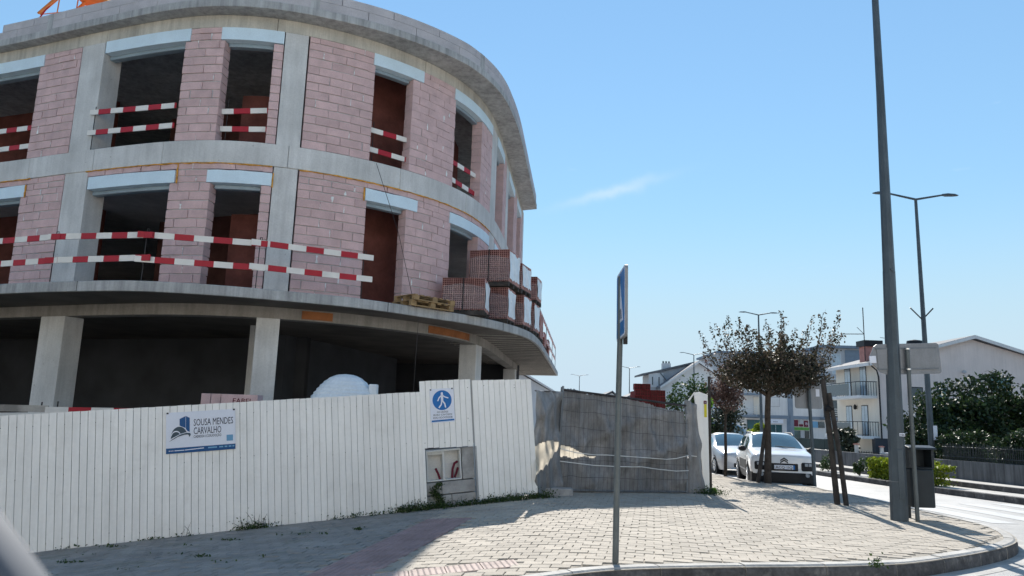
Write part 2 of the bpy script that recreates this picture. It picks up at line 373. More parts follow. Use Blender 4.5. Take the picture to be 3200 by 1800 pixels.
# ================================================================ setting
def resample_path(pts, ds):
    P = np.array(pts, float); S_ = np.concatenate([[0], np.cumsum(np.hypot(*np.diff(P, axis=0).T))])
    n = max(2, int(round(S_[-1]/ds))+1); t = np.linspace(0, S_[-1], n)
    return np.stack([np.interp(t, S_, P[:, 0]), np.interp(t, S_, P[:, 1])], 1)
def catmull(K, n=12):
    K = [np.array(k, float) for k in K]; out = []
    for i in range(len(K)-1):
        p0 = K[max(i-1, 0)]; p1 = K[i]; p2 = K[i+1]; p3 = K[min(i+2, len(K)-1)]
        for j in range(n):
            t = j/n; out.append(.5*((2*p1)+(-p0+p2)*t+(2*p0-5*p1+4*p2-p3)*t*t+(-p0+3*p1-3*p2+p3)*t**3))
    out.append(K[-1]); return np.array(out)
def inside(poly, x, y):
    c = False; j = len(poly)-1
    for i in range(len(poly)):
        xi, yi = poly[i]; xj, yj = poly[j]
        if (yi > y) != (yj > y) and x < (xj-xi)*(y-yi)/(yj-yi)+xi: c = not c
        j = i
    return c
def normals(P):
    T = np.gradient(np.asarray(P), axis=0); T /= np.hypot(*T.T)[:, None]; return np.stack([T[:, 1], -T[:, 0]], 1)
def sheet(name, poly, zf, m, step=.5, parent=None):
    bm = bmesh.new(); vs = [bm.verts.new((x, y, 0)) for x, y in poly]; bm.faces.new(vs)
    xs = [p[0] for p in poly]; ys = [p[1] for p in poly]
    for ax, a, b in ((0, min(xs), max(xs)), (1, min(ys), max(ys))):
        k = math.ceil(a/step)*step
        while k < b:
            co = (k, 0, 0) if ax == 0 else (0, k, 0); no = (1, 0, 0) if ax == 0 else (0, 1, 0)
            bmesh.ops.bisect_plane(bm, geom=bm.verts[:]+bm.edges[:]+bm.faces[:], plane_co=co, plane_no=no); k += step
    for v in bm.verts: v.co.z = zf(v.co.x, v.co.y)
    bmesh.ops.recalc_face_normals(bm, faces=bm.faces)
    me = bpy.data.meshes.new(name); bm.to_mesh(me); bm.free()
    if me.polygons and sum(p.normal.z for p in me.polygons) < 0: me.flip_normals()
    me.materials.append(MATS[m]); return link(name, me, parent)

# ground far out, road sheet near
mb = MB(); X = [-1500, -300, -60, -30, 40, 80, 300, 1500]; Y = [-600, -60, -10, 60, 160, 400, 1000, 2500]
mb.grid(len(X)-1, len(Y)-1, lambda u, v: (X[round(u*(len(X)-1))], Y[round(v*(len(Y)-1))], -2.62 if X[round(u*(len(X)-1))] < 0 else -2.05))
structure(mb.build('ground', 'earth'))
X = list(np.arange(-26, -12, 2.))+list(np.arange(-12, 16, .5))+list(np.arange(16, 44, 3.)); Y = list(np.arange(-14, 46, 1.))+list(np.arange(46, 150, 8.))
mb = MB(); mb.grid(len(X)-1, len(Y)-1, lambda u, v: (X[round(u*(len(X)-1))], Y[round(v*(len(Y)-1))], zr(X[round(u*(len(X)-1))], Y[round(v*(len(Y)-1))])))
road = structure(mb.build('road', 'asphalt', smooth=True))

KERB = [(-10.5, 1.9), (-7, 3.6), (-4, 5.1), (-1.6, 6.3), (-.4, 6.95), (.39, 7.32), (1.15, 7.64), (2.13, 7.93), (3.34, 8.22), (4.42, 8.6), (5.39, 9.22), (6.11, 9.76), (6.72, 10.28), (7.16, 10.75), (7.45, 11.2), (7.75, 11.85), (7.95, 12.5), (7.97, 13.2), (7.95, 14.5), (8.05, 17.1), (7.98, 18.5), (8.05, 19.6), (7.75, 20.25), (7.05, 20.8), (6.78, 21.8), (6.7, 23.8), (6.5, 26), (6.2, 40), (7.2, 60)]
KP = catmull(KERB, 6)
PAV = [tuple(p) for p in KP]+[(4.6, 60), (4.7, 25), (4.45, 16.9), (4.2, 16.45), (1.0, 15.15), (.5, 14.15), (-1.38, 13.52), (-6.98, 11.6), (-11.5, 10.1)]
pav = structure(sheet('pavement', PAV, lambda x, y: zg(x, y)-.012, 'paver_bed', .6))
# kerb stones
kerb = structure(link('kerb', None)); kerb.empty_display_size = .1
KS = resample_path(KP, .24); KN = normals(KS); i = 0
while i < len(KS)-1:
    j = min(i+4, len(KS)-1); mb = MB(); q = []
    a = KS[i:j+1]; na = KN[i:j+1]
    a = a.copy(); a[0] += (a[1]-a[0])*.03; a[-1] -= (a[-1]-a[-2])*.03
    sec = [(-.002, -.30), (-.002, -.055), (.012, -.02), (.045, .004), (.16, .004), (.16, -.3)]
    vs = []; dz = rng.uniform(-.006, .006); dw = rng.uniform(-.006, .006)
    for p, n_ in zip(a, na):
        for off, dzz in sec: x, y = p-n_*(off+dw); vs.append((x, y, zg(p[0], p[1])+dzz+dz))
    m_ = len(sec); fs = [(r*m_+k, r*m_+(k+1) % m_, (r+1)*m_+(k+1) % m_, (r+1)*m_+k) for r in range(len(a)-1) for k in range(m_)]
    fs += [tuple(range(m_))[::-1], tuple(range((len(a)-1)*m_, len(a)*m_))]
    mb.add(vs, [f[::-1] for f in fs]); ko = mb.build('kerb_stone', 'kerb', kerb, smooth=False); ko.data.materials.append(MATS['kerb_shade_tone'])
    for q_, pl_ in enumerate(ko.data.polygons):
        if q_ < (len(a)-1)*m_ and q_ % m_ in (0, 1): pl_.material_index = 1  # street-facing sides get the tone with shade painted in
    i = j
# tactile strip frame
TD = np.array([.215, .977]); TN = np.array([.977, -.215]); T0 = np.array([-2.1, 8.02])
TACT = [tuple(T0-TN*.03), tuple(T0+TN*.78), tuple(T0+TN*.78+TD*4.15), tuple(T0-TN*.03+TD*4.15)]
B0 = np.array([-1.33, 7.62]); BU = np.array([.985, .17]); BV = np.array([-.17, .985])
BAND = [tuple(B0-BU*2.95-BV*.02), tuple(B0+BU*1.52-BV*.02), tuple(B0+BU*1.52+BV*.40), tuple(B0-BU*2.95+BV*.40)]
def proj(P):
    v = Vector(P); d = v.dot(_fw); return (512+739.5*v.dot(_ri)/d, 288-739.5*v.dot(_ui)/d, d)
# pavers
RA = R(-11); RU = np.array([math.cos(RA), math.sin(RA)]); RV = np.array([-RU[1], RU[0]])
PL, PW, GAP = .205, .165, .006
KPd = resample_path(KP, .1)
cand = []
for bi in range(-25, 230):
    for ai in range(-85, 70):
        c = RU*((ai+(.5 if bi % 2 else 0))*PL)+RV*(bi*PW)
        x, y = c
        if y > 27 or x < -10.5 or x > 8.2 or y < 2.5: continue
        if not inside(PAV, x, y): continue
        if inside(TACT, x, y) or inside(BAND, x, y) or math.hypot(x+2.3, y-7.62) < .42: continue
        dk = np.min(np.hypot(KPd[:, 0]-x, KPd[:, 1]-y))
        if dk < .245: continue
        px, py, d = proj((x, y, zg(x, y)))
        vis = d > 0 and -20 < px < 1044 and py < 596
        if not vis and y > 3 and rng.random() < 0: continue
        cand.append((d if vis else 1e3+d, x, y))
cand.sort()
def paver_geo(mb, T, l, w):
    h = .02; b = .004
    vs = [(-l, -w, -h), (l, -w, -h), (l, w, -h), (-l, w, -h), (-l, -w, -b), (l, -w, -b), (l, w, -b), (-l, w, -b), (-l+b, -w+b, 0), (l-b, -w+b, 0), (l-b, w-b, 0), (-l+b, w-b, 0)]
    fs = [(8, 9, 10, 11)]+[(k, (k+1) % 4, 4+(k+1) % 4, 4+k) for k in range(4)]+[(4+k, 4+(k+1) % 4, 8+(k+1) % 4, 8+k) for k in range(4)]
    mb.add([T @ Vector(v) for v in vs], fs)
variants = []
for k in range(8):
    mb = MB(); paver_geo(mb, Matrix.Identity(4), PL/2-GAP/2-rng.uniform(0, .003), PW/2-GAP/2-rng.uniform(0, .003)); mb.r = [k/7]*len(mb.f); variants.append(mb.mesh('paver', 'paver'))
rest = MB(); shade_rest = MB(); vshade = []
for k in range(8): m_ = variants[k].copy(); m_.materials.clear(); m_.materials.append(MATS['paver_shade_tone']); vshade.append(m_)
def left_of_strip(x, y): q_ = np.array([x, y])-T0; return q_@TN < 0
for n_, (d, x, y) in enumerate(cand):
    gx = (zg(x+.1, y)-zg(x-.1, y))/.2; gy = (zg(x, y+.1)-zg(x, y-.1))/.2
    nrm = Vector((-gx+rng.gauss(0, .006), -gy+rng.gauss(0, .006), 1)).normalized()
    u = Vector((RU[0], RU[1], 0)); a_ = rng.gauss(0, .012); u = Matrix.Rotation(a_, 3, 'Z') @ u; u = (u-nrm*u.dot(nrm)).normalized(); v = nrm.cross(u)
    z = zg(x, y)+rng.gauss(0, .0022)
    T = Matrix(((u.x, v.x, nrm.x, x+rng.gauss(0, .002)), (u.y, v.y, nrm.y, y+rng.gauss(0, .002)), (u.z, v.z, nrm.z, z), (0, 0, 0, 1)))
    if n_ < 300: link('paver', (vshade if left_of_strip(x, y) else variants)[rng.randrange(8)], pav, T)
    else:
        tgt = shade_rest if left_of_strip(x, y) else rest; f0 = len(tgt.f); paver_geo(tgt, T, PL/2-GAP/2-rng.uniform(0, .003), PW/2-GAP/2-rng.uniform(0, .003)); tgt.r += [rng.random()]*(len(tgt.f)-f0)
stuff(rest.build('paver_field', 'paver', pav)); stuff(shade_rest.build('shade_tone_paver_field', 'paver_shade_tone', pav))
# tactile tiles
mb = MB(); mb.box(-.182, .182, -.182, .182, -.02, 0)
for k in range(5): x0 = -.165+k*.073; mb.xprism([(x0, 0), (x0+.008, .007), (x0+.03, .007), (x0+.038, 0)], -.18, .18)
ribt = mb.mesh('tactile_tile', 'tactile')
mb = MB(); mb.box(-.182, .182, -.182, .182, -.02, 0)
for a in range(6):
    for b in range(6): mb.lathe([(.014, 0), (.009, .005)], (-.15+a*.06, -.15+b*.06, 0), 6)
dott = mb.mesh('tactile_tile', 'tactile_pale')
def tile(me, c, u):
    x, y = c; gx = (zg(x+.1, y)-zg(x-.1, y))/.2; gy = (zg(x, y+.1)-zg(x, y-.1))/.2
    n_ = Vector((-gx, -gy, 1)).normalized(); uu = Vector((u[0], u[1], 0)); uu = (uu-n_*uu.dot(n_)).normalized(); v = n_.cross(uu)
    link('tactile_tile', me, pav, Matrix(((uu.x, v.x, n_.x, x), (uu.y, v.y, n_.y, y), (uu.z, v.z, n_.z, zg(x, y)+rng.gauss(0, .001)), (0, 0, 0, 1))))
for r_ in range(11):
    for c_ in range(2): tile(ribt, T0+TN*(.19+c_*.372)+TD*(.19+r_*.372), TN)
for c_ in range(12):
    c = B0+BU*(-2.75+c_*.372)+BV*.19
    if math.hypot(c[0]+2.3, c[1]-7.62) > .5: tile(dott, c, BU)
# manhole cover
zc = zg(-2.3, 7.62); mh = thing('manhole_cover', 'round dark cast iron manhole cover set in the red tactile paving', 'manhole', (-2.3, 7.62, zc-.02))
T = Matrix.Translation((-2.3, 7.62, zc+.004)) @ Matrix.Rotation(R(-5.6), 4, 'Y')
MB(T).lathe([(.36, -.03), (.36, 0), (.31, .002), (.31, -.03)], n=32).build('frame_ring', 'kerb', mh)
mb = MB(T); mb.lathe([(.30, -.03), (.30, 0)], n=32)
for a in range(-3, 4):
    for b in range(-3, 4):
        if math.hypot(a, b) < 3.3: mb.box(a*.08-.028, a*.08+.028, b*.08-.028, b*.08+.028, 0, .008)
mb.build('lid', 'iron', mh)

# zebra crossing and road paint
for k in range(5):
    x0 = 8.75+k*.95; y0, y1 = 14.2+k*.25, 17.4+k*.3
    structure(sheet('crossing_stripe', [(x0+.28, y0), (x0+.78, y0), (x0+.5, y1), (x0, y1)], lambda x, y: zr(x, y)+.005, 'paint', .5))
structure(sheet('gutter', [tuple(p+n_*.02) for p, n_ in zip(KS[:95], KN[:95])]+[tuple(p+n_*.28) for p, n_ in list(zip(KS[:95], KN[:95]))[::-1]], lambda x, y: zr(x, y)+.004, 'kerb', .5))

# far side of the street
K1 = catmull([(13.6, 6), (12.95, 12), (12.4, 18.0), (11.98, 21.3), (11.82, 25), (11.8, 30), (12.2, 40), (13.5, 60), (15, 85), (14, 130)], 10)
def offp(P, o): return P-normals(P)*(-o)
def zk(x, y): return zr(x, y)
def band(name, o0, o1, dz0, dz1, m, kind=True, P=K1):
    a = offp(P, o0); b = offp(P, o1); mb = MB(); vs = []
    for p, q in zip(a, b): vs += [(p[0], p[1], zk(*p)+dz0), (p[0], p[1], zk(*p)+dz1), (q[0], q[1], zk(*q)+dz1), (q[0], q[1], zk(*q)+dz0)]
    n_ = len(a); fs = []
    for i in range(n_-1):
        for k in range(3): fs.append((i*4+k, i*4+k+1, (i+1)*4+k+1, (i+1)*4+k))
    fs += [(0, 3, 2, 1), ((n_-1)*4, (n_-1)*4+1, (n_-1)*4+2, (n_-1)*4+3)]
    mb.add(vs, [f[::-1] for f in fs]); o = mb.build(name, m)
    return structure(o) if kind else o
# kerb stones of the far kerb
fk = structure(link('far_kerb', None)); KS1 = resample_path(K1[:60], 1.0)
for i in range(len(KS1)-1):
    a, b = KS1[i], KS1[i+1]; t = (b-a)/np.hypot(*(b-a)); n_ = np.array([t[1], -t[0]]); a = a+t*.008; b = b-t*.008
    q = [a, b, b+n_*.18, a+n_*.18]; MB().prism([tuple(p) for p in q], lambda x, y: zk(x, y)-.1, lambda x, y: zk(x, y)+.16).build('kerb_stone', 'kerb_shade_tone', fk, bevel=.02)
band('planting_strip', .18, 1.4, -.1, .13, 'sidewalk')
band('upper_kerb', 1.4, 1.58, -.1, .27, 'kerb_shade_tone')
band('far_pavement', 1.58, 2.5, -.1, .26, 'sidewalk')

# ---------------------------------------------------------------- leaves
def leafcloud(mb, pts, size, squash=.55):
    for (x, y, z) in pts:
        s = size*rng.uniform(.6, 1.4); a = Vector((rng.gauss(0, 1), rng.gauss(0, 1), rng.gauss(0, 1))).normalized(); b = a.orthogonal().normalized()
        b = Matrix.Rotation(rng.uniform(0, 6.28), 3, a) @ b; c = a.cross(b); p = Vector((x, y, z))
        mb.add([p-b*s, p-c*s*squash, p+b*s, p+c*s*squash], [(0, 1, 2, 3)]); mb.r.append(min(1, max(0, rng.gauss(.45, .3))))
def blob_pts(c, r, n, clumps=12, shell=.5, seed=None):
    out = []; cl = []
    for _ in range(clumps):
        d = Vector((rng.gauss(0, 1), rng.gauss(0, 1), rng.gauss(0, 1))).normalized(); k = rng.uniform(.45, .95)
        cl.append((c[0]+d.x*r[0]*k, c[1]+d.y*r[1]*k, c[2]+d.z*r[2]*k, rng.uniform(.22, .42)))
    for i in range(n):
        x, y, z, q = cl[i % clumps]; d = Vector((rng.gauss(0, 1), rng.gauss(0, 1), rng.gauss(0, 1))).normalized(); k = rng.random()**.45
        out.append((x+d.x*r[0]*q*k*1.25, y+d.y*r[1]*q*k*1.25, z+d.z*r[2]*q*k*1.25))
    return out
# ================================================================ the curved building under construction
FK = [(-24, 20.9), (-20, 19.5), (-16, 18.12), (-12.1, 16.75), (-10.1, 15.95), (-8.3, 15.28), (-7.2, 14.94), (-6.2, 14.80), (-5.15, 14.93), (-4.2, 15.28), (-3.3, 15.78), (-2.5, 16.42), (-1.9, 17.05), (-1.35, 17.85), (-.98, 18.7), (-.70, 19.8), (-.45, 21.5), (-.2, 24.0), (.1, 27.0), (.5, 31), (.9, 35)]
FC = resample_path(catmull(FK, 24), .05)
for _ in range(300): FC[1:-1] = .5*FC[1:-1]+.25*(FC[:-2]+FC[2:])
FC = resample_path(FC, .05)
FS = np.concatenate([[0], np.cumsum(np.hypot(*np.diff(FC, axis=0).T))]); FN = normals(FC)
FS = FS-FS[np.argmin(abs(FC[:, 0]+6.2)+100*(FC[:, 1] > 17))]
def fp(s, o=0.0):
    x = np.interp(s, FS, FC[:, 0]); y = np.interp(s, FS, FC[:, 1]); nx = np.interp(s, FS, FN[:, 0]); ny = np.interp(s, FS, FN[:, 1]); k = math.hypot(nx, ny)
    return x+nx/k*o, y+ny/k*o, nx/k, ny/k
def cprism(mb, s0, s1, o0, o1, z0, z1, ds=.2):     # solid along the facade: o0 outer, o1 inner
    n = max(1, int(math.ceil((s1-s0)/ds))); f0 = o0 if callable(o0) else (lambda s: o0); f1 = o1 if callable(o1) else (lambda s: o1); vs = []
    for i in range(n+1):
        s = s0+(s1-s0)*i/n; a = fp(s, f0(s)); b = fp(s, f1(s))
        vs += [(a[0], a[1], z0), (a[0], a[1], z1), (b[0], b[1], z1), (b[0], b[1], z0)]
    fs = []
    for i in range(n):
        for k in range(4): fs.append((i*4+k, (i+1)*4+k, (i+1)*4+(k+1) % 4, i*4+(k+1) % 4))
    fs += [(0, 1, 2, 3), (n*4+3, n*4+2, n*4+1, n*4)]
    mb.add(vs, fs); return mb
SEND = 18.2
Z1, Z1b, Z2b, Z2, Z3b, Z3 = 2.28, 2.08, 5.05, 5.54, 8.12, 8.41
bld = thing('unfinished_building', 'curved unfinished concrete and pink block building behind the white hoarding', 'building', (-8, 24, -1.8))
fpoly = lambda o, s1=SEND: [fp(s, o)[:2] for s in np.arange(-18.8, s1, .25)]
back = [(.2, 30.2), (-24.2, 36)]
# floor plates and roof
MB().prism(fpoly(-.345)+back, 5.25, 5.52).build('floor_slab', 'concrete', bld)
cso = ([-19, -6, -3, 0, 2, 4, 5.2, 6.5, 8, 30], [.25, .25, .26, .36, .42, .58, .68, .64, .58, .58])
coff = lambda s: float(np.interp(s, *cso))
MB().prism([fp(s, coff(s))[:2] for s in np.arange(-18.8, SEND-.5, .2)]+[(.1, 29.7), (-24.2, 36)], Z3, 8.585).build('roof_slab', 'slab_edge', bld, bevel=.012)
# parapet of large blocks with concrete ties, one course and a half
pn = 0
for row, (z0, z1) in enumerate(((8.588, 8.79), (8.79, 8.985))):
    s = -7.2+row*.55
    while s < 13:
        w = 1.1*rng.uniform(.96, 1.04)
        tie = (abs(s+5.0) < .6 or abs(s-1.6) < .6 or abs(s-5.6) < .6)
        mb = cprism(MB(), s+.006, s+w-.006, lambda q: coff(q)-.03+rng.gauss(0, .0), lambda q: coff(q)-.25, z0+.003, z1-.003, .12)
        mb.build('parapet_block', 'parapet', bld); s += w
cprism(MB(), -18.8, -7.25, lambda q: coff(q)-.035, lambda q: coff(q)-.25, 8.588, 8.98, .3).build('parapet_wall', 'parapet', bld)
cprism(MB(), 13.2, SEND-.6, lambda q: coff(q)-.035, lambda q: coff(q)-.25, 8.588, 8.98, .3).build('parapet_wall', 'parapet', bld)
for s in (-5.0, 1.62, 5.75): cprism(MB(), s-.09, s+.09, lambda q: coff(q)-.027, lambda q: coff(q)-.26, 8.587, 8.984, .1).build('parapet_tie', 'slab_edge', bld)
# beams in casting lengths with thin joints
def beam(name, cuts, o0, o1, z0, z1, m):
    for a, b in zip(cuts[:-1], cuts[1:]):
        cprism(MB(), a+.004, b-.004, o0, o1, z0+rng.uniform(-.004, .004), z1, .15).build(name, m, bld, bevel=.008)
beam('roof_beam', [-18.8, -10, -3.35, .9, 4.45, 8.5, 13, SEND], .0, -.34, Z3b, Z3-.002, 'concrete_warm')
beam('band_beam', [-18.8, -10.4, -5.3, -3.25, -1.35, 1.35, 3.9, 6.2, 8.4, 12.2, SEND], .02, -.34, Z2b, Z2, 'concrete')
# balcony slab
KB = [(-17.5, 17.0), (-13.4, 15.7), (-10.18, 14.5), (-9.01, 14.05), (-7.4, 13.6), (-6.64, 13.55), (-5.19, 13.88), (-4.42, 14.25), (-3.13, 14.86), (-1.69, 16.23), (-.74, 17.23), (.26, 19.06), (.79, 21.4), (1.33, 26.3), (2.42, 37.1)]
BC = resample_path(catmull(KB, 16), .05)
for _ in range(120): BC[1:-1] = .5*BC[1:-1]+.25*(BC[:-2]+BC[2:])
BC = resample_path(BC, .1); BS = np.concatenate([[0], np.cumsum(np.hypot(*np.diff(BC, axis=0).T))])
def bp(s): return float(np.interp(s, BS, BC[:, 0])), float(np.interp(s, BS, BC[:, 1]))
def bs_at(x): return float(BS[np.argmin(abs(BC[:, 0]-x))])
mb = MB(); mb.prism([tuple(p) for p in BC[::2]]+[(2.42, 37.1), (-4, 38.5), (-24, 38.5), (-24, 21)], Z1b, Z1).build('balcony_slab', 'slab_edge', bld, bevel=.015)
for xx in (-8.2, -2.55, -.2): # casting joints in the slab edge
    s = bs_at(xx); p = bp(s); q = bp(s+.02); MB(Matrix.Translation((p[0], p[1], 0)) @ Matrix.Rotation(math.atan2(q[1]-p[1], q[0]-p[0]), 4, 'Z')).box(-.006, .006, -.003, .05, Z1b+.004, Z1-.004).build('slab_joint', 'black', bld)
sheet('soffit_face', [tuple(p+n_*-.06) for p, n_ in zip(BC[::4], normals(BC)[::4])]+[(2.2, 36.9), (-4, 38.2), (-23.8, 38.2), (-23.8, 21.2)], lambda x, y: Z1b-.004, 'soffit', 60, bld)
# formwork board lines left on the soffit
mb = MB()
for k in range(26):
    y0 = 19.2+k*.62; xr = np.interp(y0, BC[:, 1][np.argmin(BC[:, 1]):], BC[:, 0][np.argmin(BC[:, 1]):])
    mb.box(xr-2.6, xr-.12, y0, y0+.025, Z1b-.011, Z1b-.0045)
stuff(mb.build('formwork_marks', 'concrete_warm', bld))
# columns
for a, b in ((-10.2, -9.5), (-4.08, -3.38), (1.08, 1.57), (8.12, 8.86), (11.3, 11.95), (17.75, 18.2)):
    for z0, z1, o in ((Z1, Z2b-.001, .004), (Z2, Z3b-.001, .004)):
        cprism(MB(), a, b, o, -.48, z0, z1, .4).build('column', 'concrete', bld, bevel=.01)
# shutter boxes of pale blue insulation over each opening
OPEN = [(-12.6, -10.3), (-7.9, -5.45), (-3.38, -1.1), (-.18, .86), (3.1, 4.12), (5.57, 7.05), (8.9, 10.4), (12.0, 14.0), (15.2, 16.8)]
LIN = [(-12.6, -10.2), (-8.0, -5.32), (-3.32, -.98), (-.26, 1.06), (3.06, 4.42), (5.52, 8.08), (8.92, 10.5), (12.0, 14.1), (15.1, 16.9)]
for (a, b), (oa, ob) in zip(LIN, OPEN):
    for z0, z1 in ((4.62, 4.895), (7.83, Z3b-.006)):
        bx = MB(); n = 6; jag = [rng.uniform(-.012, .006) for _ in range(n+1)]
        vs = []
        for i in range(n+1):
            s = a+(b-a)*i/n; zt = z1+(jag[i] if z1 < 5 else -.002)
            p, q = fp(s, .022), fp(s, -.30); vs += [(p[0], p[1], z0), (p[0], p[1], zt), (q[0], q[1], zt), (q[0], q[1], z0)]
        fs = [(i*4+k, (i+1)*4+k, (i+1)*4+(k+1) % 4, i*4+(k+1) % 4) for i in range(n) for k in range(4)]+[(0, 1, 2, 3), (n*4+3, n*4+2, n*4+1, n*4)]
        bx.add(vs, fs); bo = bx.build('shutter_box', 'insulation', bld)
        cprism(MB(), oa+.02, ob-.02, -.14, -.30, z0-.09, z0-.001, .2).build('guide_rail', 'rail_metal', bo, bevel=.02)
# piers: mortar core and blocks
PIERS = [(-9.45, -7.93), (-5.45, -4.10), (-1.1, -.18), (.86, 1.06), (1.60, 3.1), (4.12, 5.57), (7.05, 8.10), (10.4, 11.28), (14.0, 15.2), (16.8, 17.73)]
blocks = []
def cut(a, b, holes):
    seg = [(a, b)]
    for h0, h1 in holes:
        seg = [t for x, y in seg for t in ((x, min(y, h0)), (max(x, h1), y)) if t[1]-t[0] > .05]
    return seg
for zi, zlin, ztop in ((Z1, 4.62, Z2b), (Z2, 7.82, Z3b)):
    for a, b in PIERS:
        for x, y in cut(a, b, LIN): cprism(MB(), x+.012, y-.012, -.016, -.262, zi, ztop-.002, .15).build('mortar_bed', 'mortar', bld)
        core = cprism(MB(), a+.012, b-.012, -.018, -.258, zi, zlin-.02, .15); core.build('mortar_bed', 'mortar', bld)
    rows = [(zi+k*(zlin-zi)/12, zi+(k+1)*(zlin-zi)/12) for k in range(12)]
    if ztop < 6: rows += [(4.62, 4.76), (4.76, 4.90), (4.905, 5.045)]
    else: rows += [(7.82, 7.98), (7.98, 8.118)]
    for ri, (z0, z1) in enumerate(rows):
        lint = z0 > zlin-.01 and not (ztop < 6 and z0 > 4.9)
        segs = [t for a, b in PIERS for t in (cut(a, b, LIN) if lint else [(a, b)])]
        if ztop < 6 and z0 > 4.9: segs += [(oa, ob) for oa, ob in OPEN]
        for a, b in segs:
            s = a; first = True
            while s < b-.03:
                w = .5*(rng.choice((.42, .5, .62)) if (first and ri % 2) else 1)*rng.uniform(.97, 1.03); first = False
                e = min(s+w, b)
                if b-e < .09: e = b
                g = rng.choice((.004, .005, .006, .008, .012, .018, .03))
                blocks.append((a, b, s+(g/2 if s > a else 0), e-(g/2 if e < b else 0), z0+rng.choice((.003, .004, .007)), z1-.003)); s = e
def bkey(q):
    x, y, *_ = fp((q[2]+q[3])/2); px, py, d = proj((x, y, q[4])); vis = -15 < px < 1040 and -10 < py
    return (0 if (vis and q[2] < 9) else 1, d-(q[3]-q[2])*4)
blocks.sort(key=bkey)
rest = MB(); cache = {}
for i, (a, b, s0, s1, z0, z1) in enumerate(blocks):
    x, y, nx, ny = fp((s0+s1)/2); w = round((s1-s0)*100)/100-.002; h = round((z1-z0), 3)
    pr = rng.gauss(0, .004)
    M = Matrix(((-ny, -nx, 0, x+nx*pr), (nx, -ny, 0, y+ny*pr), (0, 0, 1, z0), (0, 0, 0, 1))) @ Matrix.Rotation(rng.gauss(0, .006), 4, 'Y')
    if i < 300:
        if (w, h) not in cache:
            m_ = MB(); c = .006; m_.add([(-w/2, 0, c), (w/2, 0, c), (w/2, 0, h-c), (-w/2, 0, h-c), (-w/2, .28, c), (w/2, .28, c), (w/2, .28, h-c), (-w/2, .28, h-c), (-w/2+c, -.004, c*1.5), (w/2-c, -.004, c*1.5), (w/2-c, -.004, h-c*1.5), (-w/2+c, -.004, h-c*1.5)],
                [(8, 9, 10, 11), (0, 1, 9, 8), (1, 2, 10, 9), (2, 3, 11, 10), (3, 0, 8, 11), (1, 5, 6, 2), (4, 0, 3, 7), (3, 2, 6, 7), (0, 4, 5, 1), (5, 4, 7, 6)])
            cache[(w, h)] = m_.mesh('block', 'block')
        link('block', cache[(w, h)], bld, M)
    else: rest.T = M; rest.box(-w/2, w/2, 0, .28, 0, h)
rest.T = None; stuff(rest.build('block_courses', 'block', bld))
# smears of pale mortar squeezed from the joints
for q in sorted(blocks, key=lambda q: rng.random())[:210]:
    a, b, s0, s1, z0, z1 = q
    if not (-6 < s0 < 8.2) or b-s1 < .03: continue
    w = rng.choice((.018, .025, .035, .06)); hh = (z1-z0)*rng.uniform(.55, 1.05); zz = z0+rng.uniform(0, .02); m_ = MB(); vs = []; n = 7
    for i in range(n+1):
        v = i/n; ww = w*(.65+.35*math.sin(v*5+s0*9))*rng.uniform(.8, 1.15); sl = s1+.008+rng.uniform(-.004, .004)
        for ss in (sl-ww/2, sl+ww/2): p = fp(ss, .0085); vs.append((p[0], p[1], zz+v*hh))
    m_.add(vs, [(2*i, 2*i+1, 2*i+3, 2*i+2) for i in range(n)]); m_.build('mortar_smear', 'mortar_pale', bld)
# orange expanding-foam seams under the band beam
for a, b in ((-7.2, -5.2), (-3.42, -.95), (-.95, 1.05), (1.6, 2.6), (2.6, 4.6), (4.6, 6.6), (6.6, 8.1)):
    pts = []; n = int((b-a)/.09)
    for i in range(n+1): x, y, *_ = fp(a+(b-a)*i/n, .022+rng.uniform(-.004, .008)); pts.append((x, y, Z2b-.014+rng.uniform(-.007, .007)))
    MB().tube(pts, [rng.uniform(.009, .019) for _ in pts], 5).build('foam_seam', 'foam', bld)
for a, z0, z1 in ((-5.31, 4.6, 4.9), (-.93, 4.6, 5.03), (1.08, 4.58, 4.9), (3.03, 4.6, 4.9)):
    pts = [fp(a+rng.uniform(-.006, .006), .02)[:2]+(z0+(z1-z0)*i/6,) for i in range(7)]
    MB().tube(pts, [rng.uniform(.012, .022) for _ in pts], 5).build('foam_seam', 'foam', bld)
# interior: partitions, rear and side walls, ground floor
for z0, z1 in ((Z1, 5.25), (Z2-.02, Z3)):
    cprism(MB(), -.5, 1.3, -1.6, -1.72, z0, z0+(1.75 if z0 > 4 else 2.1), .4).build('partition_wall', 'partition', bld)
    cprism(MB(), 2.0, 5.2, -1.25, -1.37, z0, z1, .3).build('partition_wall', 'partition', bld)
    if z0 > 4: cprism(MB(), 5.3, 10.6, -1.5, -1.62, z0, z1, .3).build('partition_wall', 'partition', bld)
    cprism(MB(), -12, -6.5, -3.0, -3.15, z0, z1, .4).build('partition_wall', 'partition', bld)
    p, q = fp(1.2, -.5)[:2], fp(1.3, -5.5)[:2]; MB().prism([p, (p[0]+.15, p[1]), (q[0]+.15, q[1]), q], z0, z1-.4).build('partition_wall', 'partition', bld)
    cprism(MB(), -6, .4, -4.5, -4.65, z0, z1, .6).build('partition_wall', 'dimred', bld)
MB().prism([(.2, 30.1), (.4, 30.35), (-24, 36.2), (-24, 36)], Z1, 8.4).build('rear_wall', 'partition', bld)
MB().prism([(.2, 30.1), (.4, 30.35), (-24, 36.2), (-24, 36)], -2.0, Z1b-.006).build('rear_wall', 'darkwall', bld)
MB().prism([(-24.2, 21), (-24, 21), (-24, 36), (-24.2, 36)], -2.6, 8.4).build('side_wall', 'partition', bld)
cprism(MB(), -18.8, SEND, -.08, -.40, 1.84, Z1b-.006, .3).build('ground_beam', 'beam_dark', bld)
